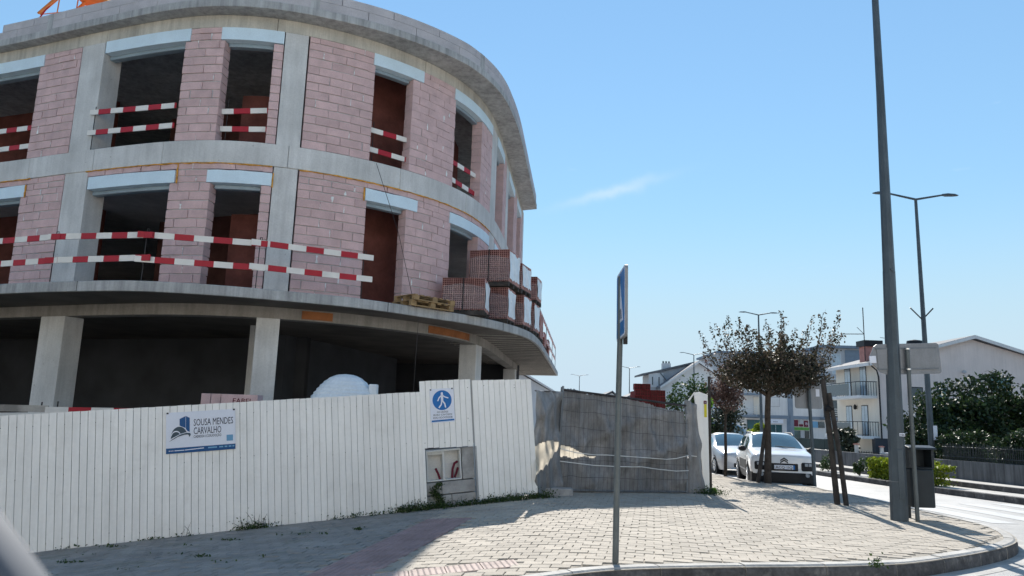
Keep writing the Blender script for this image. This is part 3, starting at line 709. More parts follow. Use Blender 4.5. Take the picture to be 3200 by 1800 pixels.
for a, b in ((1.9, 2.55), (5.05, 6.9)): cprism(MB(), a, b, -.06, -.078, 1.87, 2.04, .2).build('formwork_board', 'formwork', bld)
for a, b in ((-10.5, -9.8), (-4.33, -3.6), (1.0, 1.47), (7.55, 8.15), (17.3, 17.9)):
    cprism(MB(), a, b, -.085, -.55, -2.6, 1.842, .4).build('ground_column', 'concrete', bld, bevel=.01)
for s, o in ((-1.25, -4.0),):
    x, y, *_ = fp(s, o); MB(Matrix.Translation((x, y, 0)) @ Matrix.Rotation(.3, 4, 'Z')).box(-.22, .22, -.22, .22, -2.6, Z1b).build('ground_column', 'concrete', bld)
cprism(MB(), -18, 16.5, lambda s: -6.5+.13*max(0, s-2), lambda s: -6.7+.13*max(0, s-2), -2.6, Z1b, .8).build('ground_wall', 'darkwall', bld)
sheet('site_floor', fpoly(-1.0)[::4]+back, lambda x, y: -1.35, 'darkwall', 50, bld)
x, y, *_ = fp(3.25, .06); xb, yb = fp(4.15, .5)[:2]
MB().tube([(x, y, 5.5), ((x+xb)/2+.1, (y+yb)/2-.25, 3.9), (xb, yb, 2.3)], .006, 5).build('cable', 'steel', bld)
MB().tube([(-2.0, 15.9, 2.07), (-2.02, 15.88, .9), (-2.04, 15.85, -.5)], .006, 5).build('cable', 'steel', bld)

# ---------------------------------------------------------------- safety rails of red and white planks
def plank(parent, p, q, h=.115, th=.028, m='redwhite', shift=0.0):
    p = Vector(p); q = Vector(q); l = (q-p).length; x = (q-p).normalized(); y = Vector((0, 0, 1)).cross(x).normalized(); z = x.cross(y)
    M = Matrix(((x.x, y.x, z.x, p.x), (x.y, y.y, z.y, p.y), (x.z, y.z, z.z, p.z), (0, 0, 0, 1))) @ Matrix.Translation((-shift, 0, 0))
    return MB().box(shift, shift+l, -th/2, th/2, -h/2, h/2).build('rail_board', m, parent, M=M)
def bxy(s, inset=.10):
    a = bp(s-.1); b = bp(s+.1); t = np.array(b)-np.array(a); t /= np.hypot(*t); p = np.array(bp(s)); return p+np.array([-t[1], t[0]])*inset
s88 = None
STX = [-11.6, -9.0, -6.93, -4.88, -3.02]
st = [bxy(bs_at(x)) for x in STX]
bar = thing('safety_barrier', 'long red and white double rail on thin posts along the balcony slab edge', 'barrier', (st[2][0], st[2][1], Z1), group='red and white safety rails')
for i, p in enumerate(st):
    if i < 4 or True:
        mb = MB(); mb.tube([(p[0], p[1], Z1), (p[0]+.012, p[1], Z1+1.02)], .009, 6); mb.tube([(p[0]+.012, p[1], Z1+1.02), (p[0]+.05, p[1], Z1+1.02), (p[0]+.05, p[1], Z1+.92)], .007, 5)
        mb.build('stanchion', 'steel', bar)
for i in range(len(st)-1):
    for z in (.905, .43):
        a = np.array(st[i]); b = np.array(st[i+1]); t = (b-a)/np.hypot(*(b-a)); a2 = a-t*(.14 if i else 0)-np.array([0, .03+.01*(i % 2)]); b2 = b+t*(.16 if i < 3 else .22)-np.array([0, .03+.01*(i % 2)])
        plank(bar, (*a2, Z1+z+rng.uniform(-.015, .015)), (*b2, Z1+z+rng.uniform(-.02, .02)), shift=rng.choice((0, .28, .4)))
def window_rail(a, b, o, label, zz=((6.41, 6.33), (5.93, 5.88))):
    pa = fp(a, o); pb = fp(b, o)
    t = thing('window_rail', label, 'barrier', (pa[0], pa[1], Z2), group='red and white safety rails')
    for z0, z1 in zz: plank(t, (pa[0], pa[1], z0), (pb[0], pb[1], z1), shift=rng.choice((0, .28, .1)))
    p = fp(a+.12, o-.03); MB().tube([(p[0], p[1], Z2+.001), (p[0], p[1], 6.55)], .009, 5).build('stanchion', 'steel', t)
window_rail(-7.9, -5.46, -.12, 'red and white double rail in the upper opening farthest from the brick pallets', ((6.40, 6.37), (5.92, 5.92)))
window_rail(-3.50, -1.12, .05, 'red and white double rail lapping over the concrete column of the widest upper opening')
window_rail(-.17, .85, -.16, 'short red and white double rail in the upper opening with a brick partition showing', ((6.25, 6.34), (5.86, 5.91)))
window_rail(3.11, 4.11, -.14, 'red and white double rail in the upper opening above the stacked wooden pallets', ((6.33, 6.33), (5.87, 5.85)))
window_rail(5.58, 7.04, -.14, 'red and white double rail in the upper opening above the wrapped brick pallets', ((6.27, 6.3), (5.82, 5.8)))

# ---------------------------------------------------------------- hollow bricks on pallets
def hollow_mesh(w, h, dp, nx, nz, m, t=.008):
    mb = MB(); mb.box(-w/2, w/2, .02, dp, 0, h)
    xs = [-w/2+(w)*i/nx for i in range(nx+1)]; zs = [h*i/nz for i in range(nz+1)]
    for x in xs: x0 = min(max(x-t/2, -w/2), w/2-t); mb.box(x0, x0+t, -.001, .021, 0, h)
    for z in zs: z0 = min(max(z-t/2, 0), h-t); mb.box(-w/2, w/2, 0, .0215, z0, z0+t)
    return mb
mat('brickhole', (.10, .028, .026), .9, .2, 3)
def brickmesh(w, h, dp, nx, nz, m='redbrick'):
    mb = hollow_mesh(w, h, dp, nx, nz, m); me = mb.mesh('hollow_brick', m); me.materials.append(MATS['brickhole'])
    for k, p in enumerate(me.polygons):
        if k == 2: p.material_index = 1
    return me
BM_ = brickmesh(.248, .198, .24, 5, 4)
def brick_stack(loc, yaw, w, d, h, label, film=True, front_film=.0, pallet=True, group='pallets of wrapped hollow bricks'):
    x, y, z = loc                       # front-left corner, at floor level
    t = thing('brick_stack', label, 'bricks', loc, yaw, group); M0 = Matrix.Translation(loc) @ Matrix.Rotation(yaw, 4, 'Z')
    zb = 0
    if pallet:
        mb = MB(M0)
        for k in range(3): mb.box(0, w, k*(d-.1)/2, k*(d-.1)/2+.1, 0, .09)
        for k in range(7): mb.box(k*(w-.1)/6, k*(w-.1)/6+.1, 0, d, .091, .115)
        mb.build('pallet', 'darkwood', t); zb = .116
    nx = max(1, round(w/.25)); nz = max(1, round((h-zb)/.2)); ny = max(1, round(d/.25)); sx = w/nx; sz = (h-zb)/nz
    MB(M0).box(.03, w-.03, .25, d-.03, zb, h-.005).build('brick_core', 'redbrick', t)
    for i in range(nx):
        for k in range(nz):
            M = M0 @ Matrix.Translation((sx*(i+.5)+rng.gauss(0, .003), rng.gauss(0, .006), zb+k*sz)) @ Matrix.Diagonal((sx/.25, 1, sz/.2, 1))
            link('hollow_brick', BM_, t, M)
    for k in range(nz):                  # outer side: closed brick sides
        for j in range(1, ny):
            M = M0 @ Matrix.Translation((w-.02, 0, 0)); mm = MB(M); mm.box(-.03, .02+rng.uniform(-.004, .004), j*d/ny+.003, (j+1)*d/ny-.003, zb+k*sz+.002, zb+(k+1)*sz-.003); mm.build('brick_side', 'redbrick', t)
    if film:
        def fs(u, v): return tuple(M0 @ Vector((w+.012+.01*math.sin(u*9+v*5)+rng.uniform(0, .007), .03+u*(d-.06)+(rng.uniform(-.03, .03) if v in (0, 1) else 0), zb+.08+v*(h-zb-.14)+(rng.uniform(-.04, .03) if v in (0, 1) else 0))))
        MB().grid(10, 10, fs).build('plastic_film', 'film', t)
        def ff(u, v): return tuple(M0 @ Vector((.03+u*(w-.02), -.012-.012*abs(math.sin(u*11+v*4))-rng.uniform(0, .006), zb+.02+v*(h-zb-.16)*(.75+.25*math.sin(u*2.2+.6)))))
        MB().grid(14, 12, ff).build('front_film', 'film_clear', t)
        MB(M0).box(w*.5-.012, w*.5+.012, -.03, -.026, zb, h+.004).build('strap', 'black', t)
    return t
YA = R(-14)
mat('film_clear', (.75, .76, .78), .3, .15, 8, .5, 12, alpha=.13)
brick_stack((-1.62, 16.92, Z1), R(-5), 1.0, .85, .86, 'red hollow brick pallet at slab level beside the loose wooden pallets')
brick_stack((-1.02, 18.42, Z1), R(-14), .95, .8, .90, 'red hollow brick pallet wedged under the topmost wrapped stack')
brick_stack((-1.1, 18.35, Z1+.92), R(-16), 1.05, 1.0, .93, 'topmost hollow brick pallet with white film side on the balcony corner')
brick_stack((-.75, 19.42, Z1+.92), R(-18), 1.05, .85, .80, 'upper hollow brick pallet behind the topmost white wrapped stack')
brick_stack((-.5, 19.5, Z1), R(-16), .85, .8, .9, 'white wrapped brick pallet on the slab just past the topmost stack')
brick_stack((-.12, 20.75, Z1), R(-13), .78, .8, .9, 'white wrapped brick pallet on the slab second past the topmost stack')
brick_stack((-.05, 21.0, Z1+.92), R(-12), .78, .8, .78, 'lone upper brick pallet on the far end of the wrapped row')
brick_stack((.15, 22.4, Z1), R(-9), .75, .8, .85, 'unwrapped brick pallet on the slab at the far end of the row', film=False)
brick_stack((.42, 25.2, Z1), R(-7), .75, .9, .6, 'low broken brick pallet beside the far red and white rail', film=False)
brick_stack((.75, 29.0, Z1), R(-6), .75, .9, .75, 'red brick pallet nearest the far tip of the balcony slab', film=False)
# far rail along the balcony edge
pts = [bxy(bs_at(x), .06) for x in (.95, 1.35, 1.85, 2.2)]
t = thing('safety_barrier', 'red and white rail along the far slab edge beyond the brick pallets', 'barrier', (pts[0][0], pts[0][1], Z1), group='red and white safety rails')
for p in pts: MB().tube([(p[0], p[1], Z1), (p[0], p[1], Z1+1.05)], .012, 6).build('stanchion', 'steel', t)
for a, b in zip(pts[:-1], pts[1:]):
    for z in (.95, .45): plank(t, (*a, Z1+z), (*b, Z1+z), shift=rng.choice((0, .28)))
# loose wooden pallets on the balcony
def pallet(parent, M, m='wood'):
    for k in range(3): MB(M).box(-.6, .6, -.4+k*.35, -.3+k*.35, 0, .022).build('bearer', m, parent); 
    for k in range(3):
        for j in range(3): MB(M).box(-.6+j*.53, -.46+j*.53, -.4+k*.35, -.3+k*.35, .0225, .10).build('spacer', m, parent)
    for k in range(7): MB(M).box(-.6+k*.183, -.5+k*.183, -.4, .4, .1005, .122).build('deck_board', m, parent)
px, py, nx, ny = fp(4.35, .52); ang = math.atan2(nx, -ny)
pt = thing('wooden_pallets', 'two weathered wooden pallets stacked on the balcony edge beside the bricks', 'pallets', (px, py, Z1))
for k in range(2): pallet(pt, Matrix.Translation((px+.03*k, py, Z1+.002+.124*k)) @ Matrix.Rotation(ang+.05*k, 4, 'Z') @ Matrix.Diagonal((1, .85, 1, 1)))
# ================================================================ hoarding
FB = Vector((-1.38, 13.4, -1.63)); fu = Vector((.94210, .32132, .09589)); fw = Vector((-.09076, -.03096, .99539)); fy = fw.cross(fu)
FM = Matrix(((fu.x, fy.x, fw.x, FB.x), (fu.y, fy.y, fw.y, FB.y), (fu.z, fy.z, fw.z, FB.z), (0, 0, 0, 1)))   # x along, y away from street, z up the board
hb = link('site_hoarding', None, None, FM); tag(hb, 'long low white metal board hoarding stepping along the sloping pavement', 'hoarding')
def boards(parent, u0, u1, zlo, zhi, pitch=.105, y=0.0):
    n = int(round((u1-u0)/pitch)); cache = {}
    for i in range(n):
        a = u0+i*pitch; lo = zlo(a) if callable(zlo) else zlo; hi = zhi(a) if callable(zhi) else zhi
        lo += rng.uniform(-.006, .006); hi += rng.uniform(-.003, .003)
        w = pitch-.0042; t = .010
        mb = MB(); mb.prism([(0, y), (.002, y-t), (w-.002, y-t), (w, y), (w, y+.004), (0, y+.004)], lo, hi)
        M = FM @ Matrix.Translation((a, rng.gauss(0, .0012), 0)) @ Matrix.Rotation(rng.gauss(0, .0006), 4, 'Y') @ Matrix.Rotation(rng.gauss(0, .008), 4, 'Z')
        mb.build('board', 'hoard', parent, M=M)
boards(hb, -8.6, -.02, -.015, 2.03)
MB(FM).box(-8.6, -.03, .006, .02, .0, 2.0).build('backing_sheet', 'hoard_back', hb)
for z in (.35, 1.1, 1.8): MB(FM).box(-8.6, -.03, .021, .06, z-.03, z+.03).build('rail', 'hoard_back', hb)
mb = MB(FM)
for i in range(58):
    a = -8.6+.105*(2*i if i < 41 else 0)+.1
    if a < -.1:
        for z in (.1+rng.uniform(-.02, .06), 1.1+rng.uniform(-.05, .05), 1.84): mb.box(a, a+.009, -.016, -.011, z, z+.009)
stuff(mb.build('screws', 'steel', hb))
tb = link('tall_hoarding', None, None, FM @ Matrix.Translation((0, 0, 0))); tag(tb, 'taller white board hoarding bay wrapped around the concrete meter niche', 'hoarding')
boards(tb, -.03, .945, lambda a: 1.035-.035*a, lambda a: 2.215-.01*a, y=-.012)
boards(tb, .945, 2.06, .05, lambda a: 2.215-.035*a, y=-.012)
MB(FM).box(-.028, .94, -.004, .004, 1.06, 2.19).build('backing_sheet', 'hoard_back', tb)
MB(FM).box(.95, 2.055, -.004, .004, .07, 2.13).build('backing_sheet', 'hoard_back', tb)
MB(FM).box(-.03, .02, -.024, .0, -.02, 1.03).build('edge_strip', 'hoard', tb)
MB(FM).box(.935, .965, -.03, .03, .03, 1.0).build('edge_strip', 'hoard_back', tb)
mb = MB(FM)
for a, z in ((.02, 1.12), (.38, 1.1), (.83, 1.1), (.83, 1.5), (.85, 2.05), (1.16, 2.07), (1.75, 2.05), (1.75, 2.0), (.98, .12), (1.16, .14), (1.5, .13)): mb.box(a, a+.011, -.030, -.023, z, z+.011)
stuff(mb.build('screws', 'steel', tb))
# meter niche of concrete blocks with a two-bay box
ni = link('meter_niche', None, None, FM); tag(ni, 'concrete block pier with an open two bay meter box and red conduits', 'meter box')
def fbox(name, m, p, x0, x1, y0, y1, z0, z1, bev=.006): return MB(FM).box(x0, x1, y0, y1, z0, z1).build(name, m, p, bevel=bev)
mat('niche_concrete', (.34, .335, .33), .9, .2, 4, .4, 30, stain=((.12, .13, .09), 3, .6))
for x0, x1, z0, z1 in ((.03, .48, -.05, .20), (.49, .925, -.05, .20), (.03, .30, .21, .43), (.31, .925, .21, .43), (.70, .925, .44, 1.0)): fbox('concrete_block', 'niche_concrete', ni, x0, x1, .03, .26, z0, z1-.006, .008)
fbox('back_slab', 'niche_concrete', ni, .03, .925, .262, .30, -.05, 1.0)
bx = fbox('meter_box', 'white', ni, .05, .685, .20, .255, .45, .98)
for x0, x1, z0, z1 in ((.05, .075, .45, .98), (.345, .375, .45, .98), (.66, .685, .45, .98), (.05, .685, .44, .465), (.05, .685, .955, .985)):
    fbox('box_frame', 'white', bx, x0, x1, .035, .20, z0, z1, .008)
fbox('box_lintel', 'concrete_warm', ni, .08, .36, .04, .19, .90, .953)
def ftube(name, m, p, pts, r): return MB(FM).tube(pts, r, 8).build(name, m, p, smooth=True)
ftube('conduit', 'maroon', ni, [(.30, .12, .47), (.27, .10, .56), (.22, .08, .66)], .022)
ftube('conduit', 'maroon', ni, [(.53, .14, .47), (.54, .12, .62), (.58, .12, .72), (.64, .13, .75)], .022)
ftube('conduit', 'maroon', ni, [(.58, .15, .47), (.62, .15, .56), (.65, .15, .64)], .02)
# company board
cs = link('company_sign', None, None, FM); tag(cs, 'white builder sign with blue tower and helmet logo on the hoarding', 'sign')
x0, x1, z0, z1 = -4.14, -3.11, 1.28, 1.925
MB(FM).box(x0, x1, -.032, -.026, z0, z1).build('sign_panel', 'signwhite', cs)
MB(FM).box(x0, x1, -.0345, -.0325, z0, z0+.085).build('blue_strip', 'signblue', cs)
W_, H_ = x1-x0, z1-z0
def sp(u, v): return (x0+u*W_, z1-v*H_)        # u right, v down, both 0..1 on the panel
def poly(name, m, pts, y=-.0345, t=.002): return MB(FM).xprism([sp(u, v) for u, v in pts], y, y+t-.0002).build(name, m, cs)
poly('tower_logo', 'signblue', [(.19, .17), (.275, .105), (.275, .40), (.19, .33)])
poly('tower_logo', 'signblue', [(.28, .105), (.335, .155), (.335, .50), (.30, .47), (.28, .42)])
arc = [(.07+.115*(1-math.cos(t)), .60-.245*math.sin(t)) for t in np.linspace(.0, math.pi*.93, 16)]
poly('helmet_logo', 'slate', [(.065, .64)]+arc+[(.30, .50), (.2, .535)], y=-.0365)
arc2 = [(.08+.06*(1-math.cos(t)), .58-.10*math.sin(t)) for t in np.linspace(0, math.pi*.9, 12)]
arc3 = [(.08+.068*(1-math.cos(t))-.008, .575-.122*math.sin(t)) for t in np.linspace(0, math.pi*.9, 12)]
poly('helmet_highlight', 'signwhite', arc3+arc2[::-1], y=-.0385)
brim = [(.04, .71), (.12, .615), (.20, .545), (.28, .515), (.33, .52), (.35, .55), (.345, .59), (.325, .625), (.325, .585), (.31, .56), (.26, .56), (.17, .60), (.10, .66)]
poly('helmet_brim', 'slate', brim, y=-.0405)
poly('helmet_highlight', 'signwhite', [(.04, .705), (.12, .605), (.20, .535), (.28, .503), (.33, .51), (.33, .522), (.28, .518), (.20, .55), (.12, .622)], y=-.0425)
poly('square_mark', 'paleblue', [(.87, .635), (.965, .635), (.965, .785), (.87, .785)])
def st_(s, u, v, h, w, m='navy', y=-.0335):
    a, b = sp(u, v); T = FM @ Matrix(((1, 0, 0, a), (0, 0, -1, y), (0, 1, 0, b), (0, 0, 0, 1)))
    text('lettering', s, m, cs, T, h, w*W_)
st_('SOUSA MENDES', .392, .36, .155, .575); st_('CARVALHO', .392, .565, .155, .40); st_('CADIIODI I COIUOOÇÃO', .392, .655, .060, .40)
for u0, u1 in ((.04, .055), (.065, .08), (.09, .105), (.12, .26), (.27, .54)): poly('strip_print', 'signwhite', [(u0, .925), (u1, .925-.02*(u1 > .3)), (u1, .945-.02*(u1 > .3)), (u0, .945)], y=-.0365)
for u0, u1 in ((.60, .73), (.76, .82), (.84, .88), (.90, .94), (.955, .985)): poly('strip_print', 'paleblue', [(u0, .90), (u1, .90), (u1, .935), (u0, .935)], y=-.0365)
for a, b in ((x0+.02, z1-.01), (x1-.02, z1-.01)): MB(FM).box(a-.015, a+.015, -.038, -.026, b-.012, b+.012).build('clip', 'steel', cs)
# pedestrian notice
pn_ = link('pedestrian_sign', None, None, FM); tag(pn_, 'white notice with blue walking figure disc on the taller hoarding', 'sign')
x0, x1, z0, z1 = .145, .59, 1.465, 2.065; W_, H_ = x1-x0, z1-z0; cs = pn_
MB(FM).box(x0, x1, -.034, -.029, z0, z1).build('sign_panel', 'signwhite', pn_)
MB(FM).lathe([(.176, -.0375), (.176, -.0345)], (x0+W_*.5, 0, z1-H_*.345), 40, 'y').build('blue_disc', 'pedblue', pn_)
def fig(pts, r): 
    q = [(x0+u*W_, -.0385, z1-v*H_) for u, v in pts]
    mb = MB(FM)
    for a, b in zip(q[:-1], q[1:]):
        d = Vector((b[0]-a[0], 0, b[2]-a[2])).normalized(); n_ = Vector((-d.z, 0, d.x))*r
        A, B_ = Vector(a)-d*r*.5, Vector(b)+d*r*.5; mb.xprism([((A+n_).x, (A+n_).z), ((B_+n_).x, (B_+n_).z), ((B_-n_).x, (B_-n_).z), ((A-n_).x, (A-n_).z)], -.0395, -.038)
    mb.build('walking_figure', 'signwhite', pn_)
fig([(.50, .19), (.50, .37)], .022); fig([(.48, .20), (.38, .27), (.32, .36)], .010); fig([(.52, .20), (.62, .255), (.75, .29)], .010)
fig([(.49, .36), (.45, .48), (.36, .56)], .012); fig([(.51, .36), (.60, .45), (.63, .56)], .012)
MB(FM).lathe([(.021, -.0395), (.021, -.038)], (x0+W_*.5, 0, z1-H_*.145), 16, 'y').build('walking_figure', 'signwhite', pn_)
st_('OO UUÕOS', .27, .72, .048, .46, y=-.035); st_('IIUIU CIVOIOI', .12, .80, .046, .76, y=-.035); st_('IOO IOOOUUII', .11, .885, .050, .78, y=-.035)
poly('blue_strip', 'pedblue', [(.04, .925), (.97, .915), (.97, .965), (.04, .975)], y=-.0365)
for a, b in ((x0+.02, z1-.015), (x1-.03, z1-.01)): MB(FM).box(a-.012, a+.012, -.04, -.028, b-.012, b+.012).build('clip', 'steel', pn_)

# ---------------------------------------------------------------- things standing behind the hoarding
dm = thing('plastic_tank', 'white ribbed plastic dome tank showing above the hoarding', 'tank', (-3.1, 14.15, zr(-3.1, 14.15)))
def domef(u, v):
    t = 2*math.pi*u; k = (1-v)**.42 if v < 1 else .02; rib = 1+.018*math.sin(v*46)*(v < .92)+.03*(1 if abs(((u*6) % 1)-.5) < .12 else 0)
    return (-3.1+.67*k*math.cos(t)*rib, 14.15+.5*k*math.sin(t)*rib, .18+.52*v)
MB().grid(48, 40, domef).build('dome', 'ibc', dm, smooth=True)
MB(Matrix.Translation((-3.1, 14.15, 0)) @ Matrix.Diagonal((1, .75, 1, 1))).lathe([(.66, zr(-3, 14)), (.68, -1), (.68, .12), (.73, .15), (.73, .21), (.66, .22)], n=32).build('tank_body', 'ibc', dm, smooth=True)
MB().box(-2.62, -2.46, 13.95, 14.1, .2, .52).build('spout', 'ibc', dm, bevel=.02)
fbk = thing('block_pile', 'pink block pile with printed lettering just above the hoarding', 'blocks', (-5.05, 13.7, zr(-5, 13.7)))
for k in range(11):
    z = .252-.212*(k+1)
    for i in range(2 if k else 3):
        w = .5 if k else (.17 if i < 2 else .66); xx = (-5.56+i*.51) if k else (-5.56+(.18*i if i < 2 else .36))
        MB().box(xx, xx+w, 13.55, 13.85, z, z+.205).build('block', 'block', fbk, bevel=.006)
text('lettering', 'FABEL', 'maroon', fbk, tframe((-4.98, 13.547, .085), (1, 0, 0), (0, 0, 1)), .13, .36)
# two rail boards behind the hoarding
b1 = thing('rail_board', 'red and white rail board on stakes just above the hoarding', 'barrier', (-7.4, 13.2, zr(-7.4, 13.2)), group='red and white safety rails')
plank(b1, (-8.0, 13.0, -.135), (-6.75, 13.5, -.115), .11); plank(b1, (-6.75, 13.5, -.115), (-5.9, 13.75, -.12), .09)
for x, y in ((-7.85, 13.09), (-6.6, 13.58)): MB().tube([(x, y, zr(x, y)), (x, y, .02)], .012, 6).build('stanchion', 'steel', b1)
b2 = thing('rail_board', 'dirty grey striped rail board beside the concrete column above the hoarding', 'barrier', (-8.7, 13.5, zr(-8.7, 13.5)), group='red and white safety rails')
mat('dirtyboard', (.45, .42, .38), .8, .5, 1.6)
plank(b2, (-9.6, 13.45, -.13), (-8.25, 13.5, -.12), .12, m='dirtyboard'); plank(b2, (-9.6, 13.42, -.3), (-8.2, 13.45, -.24), .13, m='white')
for x in (-9.3, -8.4): MB().tube([(x, 13.53, zr(x, 13.53)), (x, 13.53, .0)], .012, 6).build('stanchion', 'steel', b2)

# ---------------------------------------------------------------- temporary mesh gate with grey sheeting
GL, GR = Vector((1.0, 14.94, -1.46)), Vector((3.78, 15.9, -1.48)); TL, TR = Vector((1.09, 14.99, .64)), Vector((3.79, 15.95, .39))
def gp(u, v, o=0.0):                     # u along, v up, o towards the street
    p = (GL.lerp(GR, u)).lerp(TL.lerp(TR, u), v); return p+Vector((.326, -.945, 0))*o
gt = thing('mesh_gate', 'leaning temporary mesh fence panel lined with creased grey sheeting', 'fence panel', tuple(GL))
MB().tube([gp(0, -.005), gp(0, 1.0)], .024, 8).build('post', 'galv', gt, smooth=True); MB().tube([gp(1, -.005), gp(1, 1.0)], .024, 8).build('post', 'galv', gt, smooth=True)
MB().tube([gp(0, .965), gp(.5, .972), gp(1, .975)], .024, 8).build('top_rail', 'steel', gt, smooth=True); MB().tube([gp(0, .035), gp(1, .03)], .018, 8).build('bottom_rail', 'galv', gt, smooth=True)
mb = MB()
for k in range(1, 30): mb.tube([gp(k/30+rng.gauss(0, .002), .03, .03), gp(k/30+rng.gauss(0, .003), .3, .055), gp(k/30+rng.gauss(0, .003), .65, .055), gp(k/30+rng.gauss(0, .003), .97, .02)], .0028, 4)
for v in (.16, .32, .45, .62, .78, .9): mb.tube([gp(u/12, v+rng.gauss(0, .006), .06) for u in range(13)], .0028, 4)
stuff(mb.build('wire_mesh', 'steel', gt))
NS = [(rng.uniform(3, 16), rng.uniform(2, 14), rng.uniform(0, 6.3), rng.uniform(.3, 1)) for _ in range(9)]
def crease(u, v): 
    a = sum(w*math.sin(fx*u+fz*v*.6+ph) for fx, fz, ph, w in NS)*.016
    return a+.05*abs(math.sin(u*17+v*3))**6+.07*abs(math.sin(u*5-v*7+1))**8+.05*abs(math.sin(u*9+v*4+2))**10+.018*math.sin(u*62+3*math.sin(v*5))*(.4+.6*abs(math.sin(v*3.5)))+.04*math.sin(v*9+u*2)*math.sin(u*6.5)
def toptarp(u): return np.interp(u, [0, .12, .2, .3, .45, .55, .62, .7, .78, .86, 1], [.99, .985, .955, .97, .965, .96, .955, .945, .915, .91, .91])
def tarp(u, v): return gp(u, -.005+v*(toptarp(u)+.005)+(rng.uniform(-.008, .008) if v == 1 else 0), -.03+crease(u, v)*(.35+.85*math.sin(v*3.1))-.06)
mb = MB(); vs = []; nu, nv = 150, 96
mb.grid(nu, nv, lambda u, v: tuple(tarp(u, v)))
hole = lambda u, v: (u < .30 and .335+.12*u+.012*math.sin(u*40) < v < .43+.03*math.cos(u*14)-.30*max(0, u-.16))
keep = []; thin = []
for j in range(nv):
    for i in range(nu):
        (thin if hole((i+.5)/nu, (j+.5)/nv) else keep).append(j*nu+i)
mb2 = MB(); mb2.v = mb.v; mb2.f = [mb.f[k] for k in keep]; o = mb2.build('sheeting', 'tarp', gt, smooth=True)
sm = o.modifiers.new('thick', 'SOLIDIFY'); sm.thickness = .004
mb3 = MB(); mb3.v = list(mb.v); mb3.f = [mb.f[k] for k in thin]; mb3.build('thin_sheeting', 'tarp_thin', gt, smooth=True)
for v0, pts in ((0, [(0, .415), (.05, .40), (.12, .385), (.25, .375), (.35, .38), (.5, .378), (.65, .375), (.82, .37), (.9, .385), (1.0, .425), (1.07, .42)]), (1, [(0, .30), (.1, .29), (.25, .275), (.4, .273), (.55, .275), (.62, .28), (.75, .262), (.9, .25), (1, .26)])):
    MB().tube([gp(u, v, .07) for u, v in pts], .008, 6).build('rope', 'rope', gt, smooth=True)
# grey sheeting between hoarding and gate, and the wing to the end board
sw = thing('grey_sheeting', 'dusty grey cloth sheeting strip between the hoarding and mesh gate', 'sheeting', (.75, 14.45, -1.46))
A_, B_ = Vector((.50, 14.16, -1.47)), Vector((1.06, 15.02, -1.46))
nu, nv = 50, 90; mb = MB(); mb.grid(nu, nv, lambda u, v: tuple(A_.lerp(B_, u)+Vector((.3*crease(u*.4+3, v), -crease(u*.4+3, v)*1.4, 1.98*v))))
th = lambda u, v: .22+.30*u**1.6+.012*math.sin(u*37) < v < .47+.05*math.sin(u*2.8)
keep = [j*nu+i for j in range(nv) for i in range(nu) if not th((i+.5)/nu, (j+.5)/nv)]; thin = [j*nu+i for j in range(nv) for i in range(nu) if th((i+.5)/nu, (j+.5)/nv)]
m2 = MB(); m2.v = mb.v; m2.f = [mb.f[k] for k in keep]; o = m2.build('cloth', 'tarp', sw, smooth=True); o.modifiers.new('thick', 'SOLIDIFY').thickness = .004
m3 = MB(); m3.v = list(mb.v); m3.f = [mb.f[k] for k in thin]; m3.build('thin_cloth', 'tarp_thin', sw, smooth=True)
MB().tube([(.5, 14.18, .50), (1.08, 15.03, .52)], .012, 6).build('top_bar', 'steel', sw)
mb = MB().box(.58, 1.28, 14.45, 14.75, zg(1, 14.6)-.02, zg(1, 14.6)+.13); o = mb.build('fence_foot', 'niche_concrete', bevel=.02); tag(o, 'pale concrete foot block at the base of the mesh gate post', 'concrete block')
eb = thing('end_board', 'white folded sheet board with a red and yellow sticker closing the gate', 'board', (4.15, 16.2, zg(4.15, 16.2)))
ze = zg(4.2, 16.2)
mb = MB(); mb.add([(4.02, 16.18, .64), (4.13, 16.16, .66), (4.32, 16.2, .60), (4.335, 16.2, ze), (4.22, 16.17, ze), (4.16, 16.17, -.6), (4.02, 16.24, .64), (4.13, 16.22, .66), (4.32, 16.26, .60), (4.335, 16.26, ze), (4.22, 16.23, ze), (4.16, 16.23, -.6)],
    [(0, 5, 4, 3, 2, 1), (6, 7, 8, 9, 10, 11), (0, 1, 7, 6), (1, 2, 8, 7), (2, 3, 9, 8), (3, 4, 10, 9), (4, 5, 11, 10), (5, 0, 6, 11)]); mb.build('board', 'hoard', eb)
MB().tube([(4.37, 16.25, ze), (4.37, 16.25, 1.0)], .03, 8).build('post', 'darkwood', eb)
mb = MB(); mb.add([(3.84, 16.02, .46), (4.02, 16.15, .66), (4.03, 16.19, .62), (3.86, 16.06, .40)], [(0, 1, 2, 3), (3, 2, 1, 0)]); mb.build('folded_flap', 'hoard', eb)
MB().box(4.225, 4.29, 16.175, 16.181, .40, .47).build('sticker_red', 'maroon', eb); MB().box(4.235, 4.29, 16.175, 16.181, .12, .395).build('sticker_yellow', 'yellow', eb)
text('lettering', 'a', 'white', eb, tframe((4.24, 16.173, .415), (1, 0, 0), (0, 0, 1)), .07)
A_, B_ = Vector((3.76, 15.93, -1.47)), Vector((4.2, 16.14, -1.49))
mb = MB(); mb.grid(16, 30, lambda u, v: tuple(A_.lerp(B_, u*(1-.42*v))+Vector((.3*crease(u*.3+5, v), -.6*crease(u*.3+5, v)-.03*math.sin(3*u), 1.95*v*(1-.05*u)))))
wg = mb.build('grey_sheeting', 'tarp', smooth=True); tag(wg, 'gathered grey cloth hanging beside the white end board', 'sheeting'); wg.modifiers.new('thick', 'SOLIDIFY').thickness = .004
